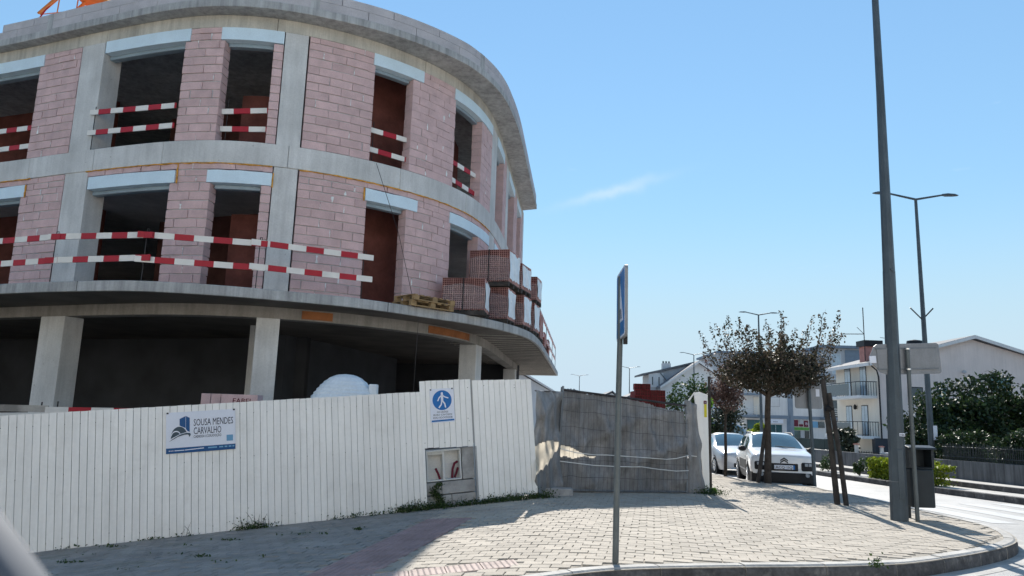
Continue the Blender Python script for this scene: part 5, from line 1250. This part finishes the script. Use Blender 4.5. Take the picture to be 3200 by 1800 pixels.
def front(nm, m, y0, y1, z0, z1, x=2.06, th=.06, slope=0.0, bev=.012):
    def fn(mb):
        mid = (y0+y1)/2; xx = x-.13*max(0, abs(mid)-.35)/.4-slope
        k = .16*(1 if mid > .3 else (-1 if mid < -.3 else 0)); vs = []
        for xo in (xx-th, xx+.022):
            vs += [(xo-k*(y0-mid), y0, z0), (xo-k*(y1-mid), y1, z0), (xo-k*(y1-mid), y1, z1), (xo-k*(y0-mid), y0, z1)]
        mb.add(vs, [(0, 1, 2, 3), (7, 6, 5, 4), (4, 5, 1, 0), (5, 6, 2, 1), (6, 7, 3, 2), (7, 4, 0, 3)])
    return part(nm, m, fn, bev)
part('front_bumper', 'black', lambda mb: mb.prism([(2.135, -.4), (2.135, .4), (2.09, .68), (1.97, .845), (1.6, .875), (1.6, -.875), (1.97, -.845), (2.09, -.68)], .17, .455), .025)
for s in (-1, 1):
    a, b = sorted((s*.44, s*.78)); hl = front('headlight_housing', 'black', a, b, .50, .745, 2.175, .14, bev=.05)
    for q in (.53, .63): a, b = sorted((s*q, s*(q+.085))); front('headlight', 'lens', a, b, .635, .715, 2.20, .05)
    a, b = sorted((s*.50, s*.74)); front('running_light', 'lens', a, b, .80, .845, 2.135, .08)
    part('fog_light', 'lens', lambda mb: mb.lathe([(.055, 0), (.055, .03)], (2.09, s*.60, .40), 14, 'x'))
    a, b = sorted((s*.88, s*1.06)); part('mirror', 'black', lambda mb: mb.ball((.80, s*.95, 1.03), (.09, .12, .08)))
    part('roof_rail', 'black', lambda mb: mb.tube([(.15, s*.585, 1.43), (.0, s*.57, 1.495), (-1.2, s*.57, 1.50), (-1.35, s*.57, 1.44)], .018, 6))
    part('side_cladding', 'black', lambda mb: mb.box(-.75, .85, s*.862-.012, s*.862+.012, .45, .72), .03)
front('plate_recess', 'black', -.36, .36, .50, .70, 2.105, bev=.02)
plt = front('number_plate', 'signwhite', -.27, .27, .545, .655, 2.13, .02, bev=.004)
front('plate_band', 'pedblue', .225, .27, .545, .655, 2.133, .02, bev=.0)
text('lettering', 'ACQ·1IQ', 'black', ct, M0 @ Matrix(((0, 0, 1, 2.155), (1, 0, 0, -.235), (0, 1, 0, .562), (0, 0, 0, 1))), .10, .44)
def chev(mb, z):
    for s in (-1, 1): mb.add([(2.10, 0, z+.06), (2.10, 0, z+.025), (2.085, s*.10, z-.045), (2.085, s*.10, z-.01), (2.12, 0, z+.06), (2.12, 0, z+.025), (2.105, s*.10, z-.045), (2.105, s*.10, z-.01)], [(0, 1, 2, 3), (7, 6, 5, 4), (0, 4, 5, 1), (2, 6, 7, 3), (1, 5, 6, 2), (3, 7, 4, 0)])
part('chevron_badge', 'black', lambda mb: chev(mb, .80)); part('chevron_badge', 'black', lambda mb: chev(mb, .745))
part('wiper', 'black', lambda mb: mb.tube([(1.02, .5, 1.1), (.92, -.05, 1.13)], .01, 5))
C2 = [(2.25, [(.45, .28), (.55, .36), (.62, .52), (.56, .68), (.38, .72), (0, .735)]),
      (2.14, [(.70, .2), (.77, .36), (.80, .54), (.74, .74), (.5, .80), (0, .815)]),
      (1.6, [(.80, .18), (.85, .36), (.86, .60), (.79, .85), (.5, .90), (0, .915)]),
      (1.05, [(.80, .18), (.86, .38), (.87, .66), (.81, .93), (.56, .97), (0, .985)]),
      (.92, [(.80, .18), (.86, .38), (.87, .66), (.81, .94), (.68, .98), (0, 1.01)]),
      (.05, [(.80, .18), (.86, .38), (.87, .68), (.79, .95), (.56, 1.36), (0, 1.42)]),
      (-.7, [(.80, .18), (.86, .38), (.87, .68), (.79, .96), (.56, 1.36), (0, 1.42)]),
      (-1.35, [(.80, .18), (.86, .38), (.86, .68), (.78, .96), (.58, 1.12), (0, 1.16)]),
      (-1.5, [(.80, .18), (.86, .38), (.85, .68), (.77, .95), (.58, 1.0), (0, 1.02)]),
      (-2.15, [(.70, .3), (.76, .42), (.78, .65), (.70, .88), (.5, .95), (0, .96)])]
l2 = (8.5, 28.9, zr(7.6, 28))
ct, part, M0 = car('parked_car', 'silver sedan parked directly behind the white crossover', l2, R(-92), C2, 'carsilver', rw=(6, 7), cabin=(4, 7), wr=.31)
for s in (-1, 1):
    a, b = sorted((s*.40, s*.78)); front('headlight', 'lens', a, b, .56, .70, 2.27, .14, bev=.03); part('fog_light', 'lens', lambda mb: mb.lathe([(.05, 0), (.05, .03)], (2.13, s*.56, .36), 14, 'x'))
    part('mirror', 'carsilver', lambda mb: mb.ball((.72, s*.95, .98), (.09, .11, .07)))
front('grille', 'black', -.34, .34, .60, .70, 2.24, bev=.01); front('lower_grille', 'black', -.42, .42, .30, .44, 2.24, bev=.01)
for z in (.335, .385, .64): front('grille_bar', 'chrome', -.36, .36, z, z+.018, 2.262, .03, bev=0)
front('number_plate', 'signwhite', -.26, .26, .46, .565, 2.262, .02, bev=0)
C3_ = [(2.2, [(.5, .3), (.6, .4), (.66, .6), (.6, .8), (.4, .86), (0, .88)]), (2.05, [(.72, .22), (.8, .4), (.84, .64), (.78, .92), (.5, .98), (0, 1.0)]), (1.6, [(.8, .2), (.87, .4), (.88, .7), (.82, 1.0), (.56, 1.06), (0, 1.08)]), (1.45, [(.8, .2), (.87, .4), (.88, .72), (.82, 1.04), (.7, 1.1), (0, 1.12)]),
       (1.3, [(.8, .2), (.87, .4), (.88, .72), (.82, 1.05), (.7, 1.14), (0, 1.18)]), (.5, [(.8, .2), (.87, .4), (.88, .75), (.82, 1.06), (.68, 1.62), (0, 1.7)]), (-.8, [(.8, .2), (.87, .4), (.88, .75), (.82, 1.06), (.7, 1.68), (0, 1.76)]), (-1.9, [(.8, .2), (.87, .4), (.88, .75), (.82, 1.06), (.7, 1.66), (0, 1.74)]), (-2.1, [(.76, .25), (.83, .42), (.84, .75), (.8, 1.06), (.66, 1.58), (0, 1.64)]), (-2.16, [(.7, .32), (.78, .5), (.8, .75), (.76, 1.06), (.62, 1.5), (0, 1.56)])]
car('parked_car', 'small silver van seen past the plum tree trunk', (13.3, 46.5, zr(12, 45)+.35), R(20), C3_, 'carsilver', rw=(8, 9), cabin=(4, 7), wr=.33)

# ================================================================ houses
def winbox(parent, T, x0, x1, z0, z1, pane='glass', frame='black', mull=1, depth=.06, name='window'):
    # T: local x along wall, -y outwards
    w = MB(T).box(x0, x1, -.03, depth, z0, z1).build(name, frame, parent); f = .06
    n = mull+1
    for k in range(n):
        a = x0+f+(x1-x0-2*f)*k/n+(.02 if k else 0); b = x0+f+(x1-x0-2*f)*(k+1)/n-(.02 if k < mull else 0)
        MB(T).box(a, b, -.036, -.031, z0+f, z1-f).build('pane', pane, w)
    return w
wh = thing('corner_house', 'cream two storey house with pink gable end and two balconies', 'house', (32, 57, -1.9))
X0, Y0, Y1, XR = 26.5, 53.4, 60.2, 40.5
MB().xprism([(X0, -2), (X0, 4.72), (33.5, 6.55), (XR, 4.6), (XR, -2)], Y0, Y0+.3).build('gable_wall', 'plaster_pink', wh)
MB().box(X0-.004, X0+.3, Y0+.01, Y1, -.75, 4.85).build('street_wall', 'plaster', wh); MB().box(X0+.8, X0+1.1, Y0+.31, Y1, -2, -.76).build('ground_wall', 'plaster', wh)
MB().box(X0+.3, XR, Y1-.3, Y1, -2, 5).build('rear_wall', 'plaster', wh); MB().box(X0-.4, X0+1.4, Y0-.004, Y0+.5, -2, -.7).build('dark_recess', 'darkwall', wh)
for a, b in (((X0-.75, 4.42), (33.5, 6.62)), ((33.5, 6.62), (XR+.6, 4.36))):
    MB().xprism([a, b, (b[0], b[1]+.22), (a[0], a[1]+.22)], Y0-.45, Y1+.6).build('roof_plane', 'roof', wh)
    MB().xprism([(a[0], a[1]-.03), (b[0], b[1]-.03), (b[0], b[1]+.2), (a[0], a[1]+.2)], Y0-.5, Y0-.452).build('bargeboard', 'plaster_white', wh)
MB().box(X0-.8, X0-.76, Y0-.4, Y1+.6, 4.40, 4.62).build('eaves_board', 'plaster_white', wh)
MB().xprism([(30.2, -2), (30.2, 5.5), (30.55, 5.6), (30.55, -2)], Y0-.05, Y0-.003).build('wall_step', 'plaster_pink', wh)
TW = Matrix(((0, 1, 0, X0-.004), (-1, 0, 0, 0), (0, 0, 1, 0), (0, 0, 0, 1)))        # x -> -y, -y -> -x
for zf in (-.55, 2.32):
    for yc in (55.55, 58.1): winbox(wh, TW, -yc-.5, -yc+.5, zf, zf+2.2, 'glass_pale', 'black', 1, name='balcony_door')
    sl_ = MB().box(X0-1.25, X0-.006, Y0+.15, Y1-.4, zf-.22, zf-.02).build('balcony', 'plaster_white', wh, bevel=.01)
    MB().box(X0-1.22, X0-1.16, Y0+.18, Y1-.4, zf+.95, zf+1.0).build('handrail', 'black', sl_); MB().box(X0-1.22, X0-.01, Y0+.16, Y0+.22, zf+.95, zf+1.0).build('handrail', 'black', sl_)
    for k in range(7): MB().box(X0-1.2+k*.19, X0-1.175+k*.19, Y0+.17, Y0+.2, zf-.02, zf+.95).build('baluster', 'black', sl_)
    for k in range(1, 9): MB().box(X0-1.2, X0-1.18, Y0+.2+k*.68, Y0+.23+k*.68, zf-.02, zf+.95).build('baluster', 'black', sl_)
    MB().box(X0-1.205, X0-1.195, Y0+2.0, Y1-.5, zf+.03, zf+.9).build('glass_screen', 'glass', sl_)
MB().tube([(X0-.5, Y0-.2, 4.4), (X0-.1, Y0-.12, 4.1), (X0+.05, Y0-.06, 3.6), (X0+.05, Y0-.06, -.7)], .05, 6).build('downpipe', 'black', wh)
MB().lathe([(.05, 1.35), (.12, 1.4), (.12, 1.6), (.02, 1.75)], (X0-.15, 56.8, 0), 8).build('wall_lantern', 'black', wh)
TG = Matrix.Translation((0, Y0, 0))
for x0, x1, z0, z1, p in ((28.6, 29.7, 1.75, 3.0, 'glass'), (30.7, 31.5, 1.78, 3.05, 'glass_teal'), (33.2, 33.9, 2.6, 3.75, 'glass'), (34.6, 36.1, 2.3, 3.9, 'glass_teal')): winbox(wh, TG, x0, x1, z0, z1, p, 'black', 0)
MB().lathe([(.02, 0), (.16, .05), (.14, .2), (.02, .24)], (32.6, Y0-.3, 4.05), 8).build('wall_lamp', 'plaster_grey', wh)
ch = MB().box(26.5, 27.6, 55, 56, 4.6, 6.0).build('chimney', 'brickpink', wh); MB().box(26.35, 27.75, 54.85, 56.15, 6.0, 6.45).build('chimney_cap', 'black', ch)
MB().tube([(26.4, 54.9, 4.9), (26.4, 54.9, 8.9)], .035, 5).build('antenna', 'steel', wh); MB().tube([(24.7, 54.9, 6.85), (26.4, 54.9, 6.9)], .03, 5).build('antenna', 'steel', wh); MB().tube([(26.4, 54.9, 6.9), (25.9, 54.9, 7.4)], .02, 5).build('antenna', 'steel', wh)
MB().tube([(28.9, 55.5, 5.2), (28.7, 55.5, 6.7)], .03, 5).build('antenna', 'steel', wh); MB().tube([(27.9, 55.5, 6.75), (28.8, 55.5, 6.65)], .02, 5).build('antenna', 'steel', wh)
MB().lathe([(.55, 5.6), (.6, 6.4), (.55, 6.75), (.1, 6.85)], (31.3, 57, 0), 16).build('roof_tank', 'black', wh)
# shop building on the corner up the street
sh = thing('shop_building', 'white and grey corner building with a shop window and posters', 'building', (29, 80, -1.9))
L_, Kc, Rr = np.array([24.9, 81.0]), np.array([29.3, 78.0]), np.array([36.5, 81.5])
MB().prism([tuple(L_), tuple(Kc), tuple(Rr), (38, 92), (25, 93)], -2, 4.6).build('wall', 'plaster_white', sh)
def wallT(a, b): d = (b-a)/np.hypot(*(b-a)); return Matrix(((d[0], -d[1], 0, a[0]), (d[1], d[0], 0, a[1]), (0, 0, 1, 0), (0, 0, 0, 1)))
TLf, TRf = wallT(L_, Kc), wallT(Kc, Rr)
def pc(T, nm, m, x0, x1, z0, z1, y0=-.05, y1=.05, p=None): return MB(T).box(x0, x1, y0, y1, z0, z1).build(nm, m, p or sh)
pc(TLf, 'band', 'trim_blue', -.1, 5.33, .66, 1.0, -.12); pc(TRf, 'band', 'trim_blue', .01, 8, .66, 1.0, -.12); pc(TRf, 'corner_pilaster', 'trim_blue', -.15, .45, 1.0, 4.6, -.09); pc(TRf, 'corner_column', 'trim_blue', -.2, .3, -1.95, .66, -.3, .2)
pc(TLf, 'shop_sign', 'signwhite', 3.0, 4.7, .18, .6, -.16); text('lettering', 'La  min', 'navy', sh, TLf @ Matrix(((1, 0, 0, 3.2), (0, 0, -1, -.165), (0, 1, 0, .28), (0, 0, 0, 1))), .26, .95)
winbox(sh, TLf, 3.2, 4.6, -1.8, .1, 'glass_teal', 'plaster_white', 1, name='shop_window'); winbox(sh, TLf, .9, 2.6, -1.8, .5, 'glass_teal', 'postgrey', 1, name='shop_window')
pc(TLf, 'plinth', 'trim_blue', -.05, .85, -1.95, -1.2, -.06)
for x0, x1, z0, z1, m in ((.45, 1.15, -.08, .6, 'maroon'), (1.3, 1.85, .22, .6, 'plaster_grey'), (1.3, 1.85, -.08, .16, 'maroon'), (2.0, 2.6, -.1, .55, 'maroon'), (.45, 2.7, -.45, -.15, 'green'), (.45, 1.4, -1.45, -.5, 'glass_teal'), (1.42, 2.0, -1.45, -.5, 'plaster_grey'), (2.02, 2.7, -1.45, -.5, 'glass'), (3.2, 4.0, -.15, .5, 'paleblue'), (4.1, 5.0, -.15, .5, 'glass')): pc(TRf, 'poster', m, x0, x1, z0, z1, -.075)
text('lettering', 'TD', 'signwhite', sh, TRf @ Matrix(((1, 0, 0, 2.1), (0, 0, -1, -.08), (0, 1, 0, .1), (0, 0, 0, 1))), .36, .4)
winbox(sh, TLf, 3.4, 4.4, 1.9, 2.9, 'plaster_white', 'plaster_grey', 0); winbox(sh, TLf, 1.6, 2.6, 1.0, 2.95, 'plaster', 'plaster_grey', 0, name='balcony_door')
for zf in (.98, 3.25):
    for T, x0, x1 in ((TLf, -.3, 2.3), (TRf, 4.3, 8.5)):
        b = pc(T, 'balcony', 'trim_blue', x0, x1, zf-.2, zf, -1.1, -.13)
        for k in range(4): pc(T, 'railing_bar', 'white', x0, x1, zf+.2+k*.22, zf+.26+k*.22, -1.1, -1.06, b)
        for k in range(3): pc(T, 'railing_post', 'white', x0+k*(x1-x0-.06)/2, x0+.06+k*(x1-x0-.06)/2, zf, zf+.95, -1.05, -1.0, b)
for x in (5, 6.4): winbox(sh, TRf, x, x+1.1, 1.0, 2.9, 'glass', 'postgrey', 1)
# apartment block behind
ap = thing('apartment_block', 'flat roofed grey apartment block rising behind the trees', 'building', (40, 112, -2))
MB().prism([(31.2, 111), (50.5, 110), (52, 125), (32, 125)], -2, 10.4).build('wall', 'plaster_grey', ap); MB().prism([(46.0, 108.5), (51.6, 108.5), (51.6, 124), (46.0, 124)], 5.5, 11.4).build('penthouse', 'plaster_grey', ap)
MB().prism([(45.6, 108), (52, 108), (52, 124.5), (45.6, 124.5)], 11.4, 11.8).build('roof_slab', 'trim_blue', ap); MB().prism([(31, 110.6), (46, 109.8), (46, 125), (31.5, 125)], 10.4, 10.7).build('roof_slab', 'trim_blue', ap)
MB().prism([(52.1, 110), (64, 110), (64, 125), (52.1, 125)], -2, 11.0).build('wall', 'plaster_white', ap)
TA = Matrix.Translation((0, 108.5, 0)); winbox(ap, TA, 47.2, 48.6, 7.6, 10.6, 'glass_pale', 'plaster_white', 1); MB().box(49.2, 51.5, 108.42, 108.49, 6, 11.2).build('side_panel', 'trim_blue', ap)
MB().box(45.5, 49.5, 107.4, 108.49, 6.7, 6.9).build('balcony', 'plaster_white', ap)
TA = Matrix(((math.cos(-.0518), -math.sin(-.0518), 0, 31.2), (math.sin(-.0518), math.cos(-.0518), 0, 111), (0, 0, 1, 0), (0, 0, 0, 1)))
for k in range(4):
    for zf in (1.4, 4.4, 7.4): winbox(ap, TA, 1.2+k*3.6, 2.9+k*3.6, zf, zf+1.6, 'glass', 'plaster_white', 1)
# gable house beyond the site
gh = thing('gable_house', 'grey gable house with a long lean roof and white chimney', 'house', (24, 104, -2))
MB().xprism([(20.4, -2), (20.4, 4.6), (25.45, 7.9), (30.6, 4.6), (30.6, -2)], 100, 100.3).build('gable_wall', 'plaster_white', gh); MB().box(20.4, 30.6, 100.31, 110, -2, 4.5).build('wall', 'plaster_grey', gh)
for a, b in (((20.2, 4.35), (25.45, 7.95)), ((25.45, 7.95), (31.2, 4.25))):
    MB().xprism([a, b, (b[0], b[1]+.3), (a[0], a[1]+.3)], 99.4, 111).build('roof_plane', 'roof', gh); MB().xprism([(a[0], a[1]-.05), (b[0], b[1]-.05), (b[0], b[1]+.28), (a[0], a[1]+.28)], 99.3, 99.38).build('bargeboard', 'plaster_white', gh)
MB().xprism([(18.2, 6.15), (20.3, 6.6), (25.6, 8.05), (25.6, 8.3), (20.3, 6.9), (18.2, 6.4)], 102, 108).build('roof_plane', 'roof', gh)
MB().xprism([(19.2, 3.5), (19.2, 6.3), (24.6, 7.7), (24.6, 3.5)], 102.3, 107).build('dormer_wall', 'plaster_grey', gh)
MB().prism([(19.18, 102.1), (21.2, 102.1), (21.2, 102.29), (19.18, 102.29)], 4.6, 6.55).build('dormer_front', 'plaster_white', gh)
for x in (19.6, 20.5): MB().box(x, x+.14, 102.05, 102.095, 4.9, 6.0).build('slit_window', 'glass', gh)
c = MB().box(21.3, 22.4, 103, 104, 7.0, 8.0).build('chimney', 'plaster_white', gh)
for k in range(3): MB().tube([(21.45+k*.4, 103.5, 8.0), (21.45+k*.4, 103.5, 8.3)], .12, 8).build('chimney_pot', 'postgrey', c)
MB().tube([(20.7, 101.9, 6.6), (21.5, 101.9, 5.6), (21.5, 101.9, 2)], .07, 6).build('downpipe', 'postgrey', gh); winbox(gh, Matrix.Translation((0, 100, 0)), 24.6, 26.4, 3.6, 5.2, 'plaster_white', 'plaster_grey', 0)
for (x, y, w, zt, zr_, lab) in ((.6, 60, 3.0, 2.1, 3.5, 'white gable house just under the balcony slab tip'), (12.9, 96, 1.5, 2.6, 3.55, 'tiny low roofed house above the sheeting behind the sign pole'), (16.2, 96, 1.6, 2.7, 3.5, 'small flat grey house beside the red brick stack')):
    t = thing('small_house', lab, 'house', (x, y+3, -2)); MB().xprism([(x-w, -2), (x-w, zt-.1), (x+.4, zr_-.12), (x+w, zt-.1), (x+w, -2)], y, y+7).build('wall', 'plaster_white', t)
    for a, b in (((x-w-.3, zt-.22), (x+.4, zr_)), ((x+.4, zr_), (x+w+.3, zt-.22))): MB().xprism([a, b, (b[0], b[1]+.15), (a[0], a[1]+.15)], y-.4, y+7.4).build('roof_plane', 'roof' if w < 2 else 'plaster_white', t)
    winbox(t, Matrix.Translation((0, y, 0)), x-.6, x+.4, .4, 1.5, 'glass', 'black', 1)
# bits of garden up the street
for (x, y, r, leaf, lab) in ((20.5, 62, 1.2, 'leaf_lime', 'yellow green garden bush below the cream house'), (15.8, 60, .9, 'leaf_fresh', 'round fresh green bush before the shop window'), (17.5, 72, 1.0, 'leaf_fresh', 'fresh green bush behind the small silver van'), (20.0, 45, 1.0, 'leaf_grey', 'grey leaved garden bush beside the dark mesh panels')): shrub((x, y, -1.85), (r, r, r*.8), 1800, leaf, lab, .12)

# ================================================================ tower crane behind the roof
cr_ = thing('tower_crane', 'orange lattice crane jib and ropes rising behind the roof parapet', 'crane', (-19.2, 30, -2.4))
def lattice(nm, p, q, w, n):
    p = Vector(p); q = Vector(q); d = (q-p).normalized(); a = d.orthogonal().normalized(); b = d.cross(a); mb = MB(); cs_ = [(a+b)*w/2, (a-b)*w/2, (-a-b)*w/2, (b-a)*w/2]
    for c in cs_: mb.tube([p+c, q+c], .05, 5)
    for i in range(n):
        s0, s1 = p.lerp(q, i/n), p.lerp(q, (i+1)/n)
        for k in range(4): mb.tube([s0+cs_[k], s1+cs_[(k+1) % 4]], .025, 4)
    mb.build(nm, 'craneorange', cr_)
lattice('mast', (-19.2, 30, -2.4), (-19.2, 30, 16.4), 1.2, 14); lattice('jib', (-20.7, 30, 16.4), (-9, 30, 29.5), .8, 14)
MB().lathe([(.62, 16.3), (.7, 16.4), (.7, 16.55), (.5, 16.65)], (-19.2, 30, 0), 20).build('slewing_ring', 'craneorange', cr_); MB().box(-19.4, -18.2, 29.4, 30.4, 17.35, 19).build('cab', 'craneorange', cr_, bevel=.15)
MB().tube([(-21.25, 30, 16.2), (-17.5, 30, 23), (-12, 30, 32)], .03, 5).build('rope', 'red', cr_); MB().tube([(-18.3, 30, 16.5), (-18.2, 30, 22)], .05, 6).build('stay', 'craneorange', cr_)

# ================================================================ car door of the viewpoint, only its window pillar reaches into view
vc = thing('car_door', 'pale blurred car window pillar at the lower corner right beside the viewpoint', 'car door', (-.45, .6, -1.4))
dv = Vector((.40, .10, -.50)); p0 = Vector((-.632, .50, .222)); nrm = Vector((-.78, 0, -.62))
def strip(nm, m, o0, o1, y, th):
    mb = MB(); a, b = p0-dv*.3, p0+dv*1.05; vs = []
    for p in (a, b):
        for k in range(7):
            u = k/6; w = p+nrm*(o0+(o1-o0)*u)+Vector((0, y-th*math.sin(math.pi*u), 0)); vs.append(w)
        for k in range(7)[::-1]:
            u = k/6; vs.append(p+nrm*(o0+(o1-o0)*u)+Vector((0, y+.03, 0)))
    mb.add(vs, [(k, (k+1) % 14, 14+(k+1) % 14, 14+k) for k in range(14)]+[tuple(range(14))[::-1], tuple(range(14, 28))]); mb.build(nm, m, vc, smooth=True)
strip('pillar', 'skybluecab', .0, .024, 0, .012); strip('window_seal', 'black', .0245, .034, .004, .003); strip('inner_trim', 'plaster_pink', .0345, .08, .006, .006)
MB().box(-1.3, .2, .52, .66, -1.25, -.31).build('door_panel', 'skybluecab', vc, bevel=.03)

# unseen houses added behind the viewpoint to bounce warm sunlight onto the facade
for i, (xa, xb, h) in enumerate(((-34, -13, 7.5), (-12.6, 6, 9.0), (6.4, 26, 7.8))):
    tt = thing('bounce_terrace', ('pale unseen terrace house with low roof added to bounce sunlight', 'tall pale unseen terrace house added to bounce sunlight', 'pale unseen terrace house by the junction added to bounce sunlight')[i], 'house', ((xa+xb)/2, -15, -2.5))
    MB().box(xa, xb, -20, -12, -2.6, h).build('wall', 'plaster', tt); MB().box(xa-.2, xb+.2, -20.2, -11.7, h, h+.3).build('roof_slab', 'roof', tt)
    TB = Matrix(((-1, 0, 0, 0), (0, -1, 0, -12), (0, 0, 1, 0), (0, 0, 0, 1)))
    for k in range(int((xb-xa)/4)):
        for zf in (-1.2, 2.0, 5.0): winbox(tt, TB, -(xa+1.2+k*4)-1.2, -(xa+1.2+k*4), zf, zf+1.5, 'glass', 'white', 1)
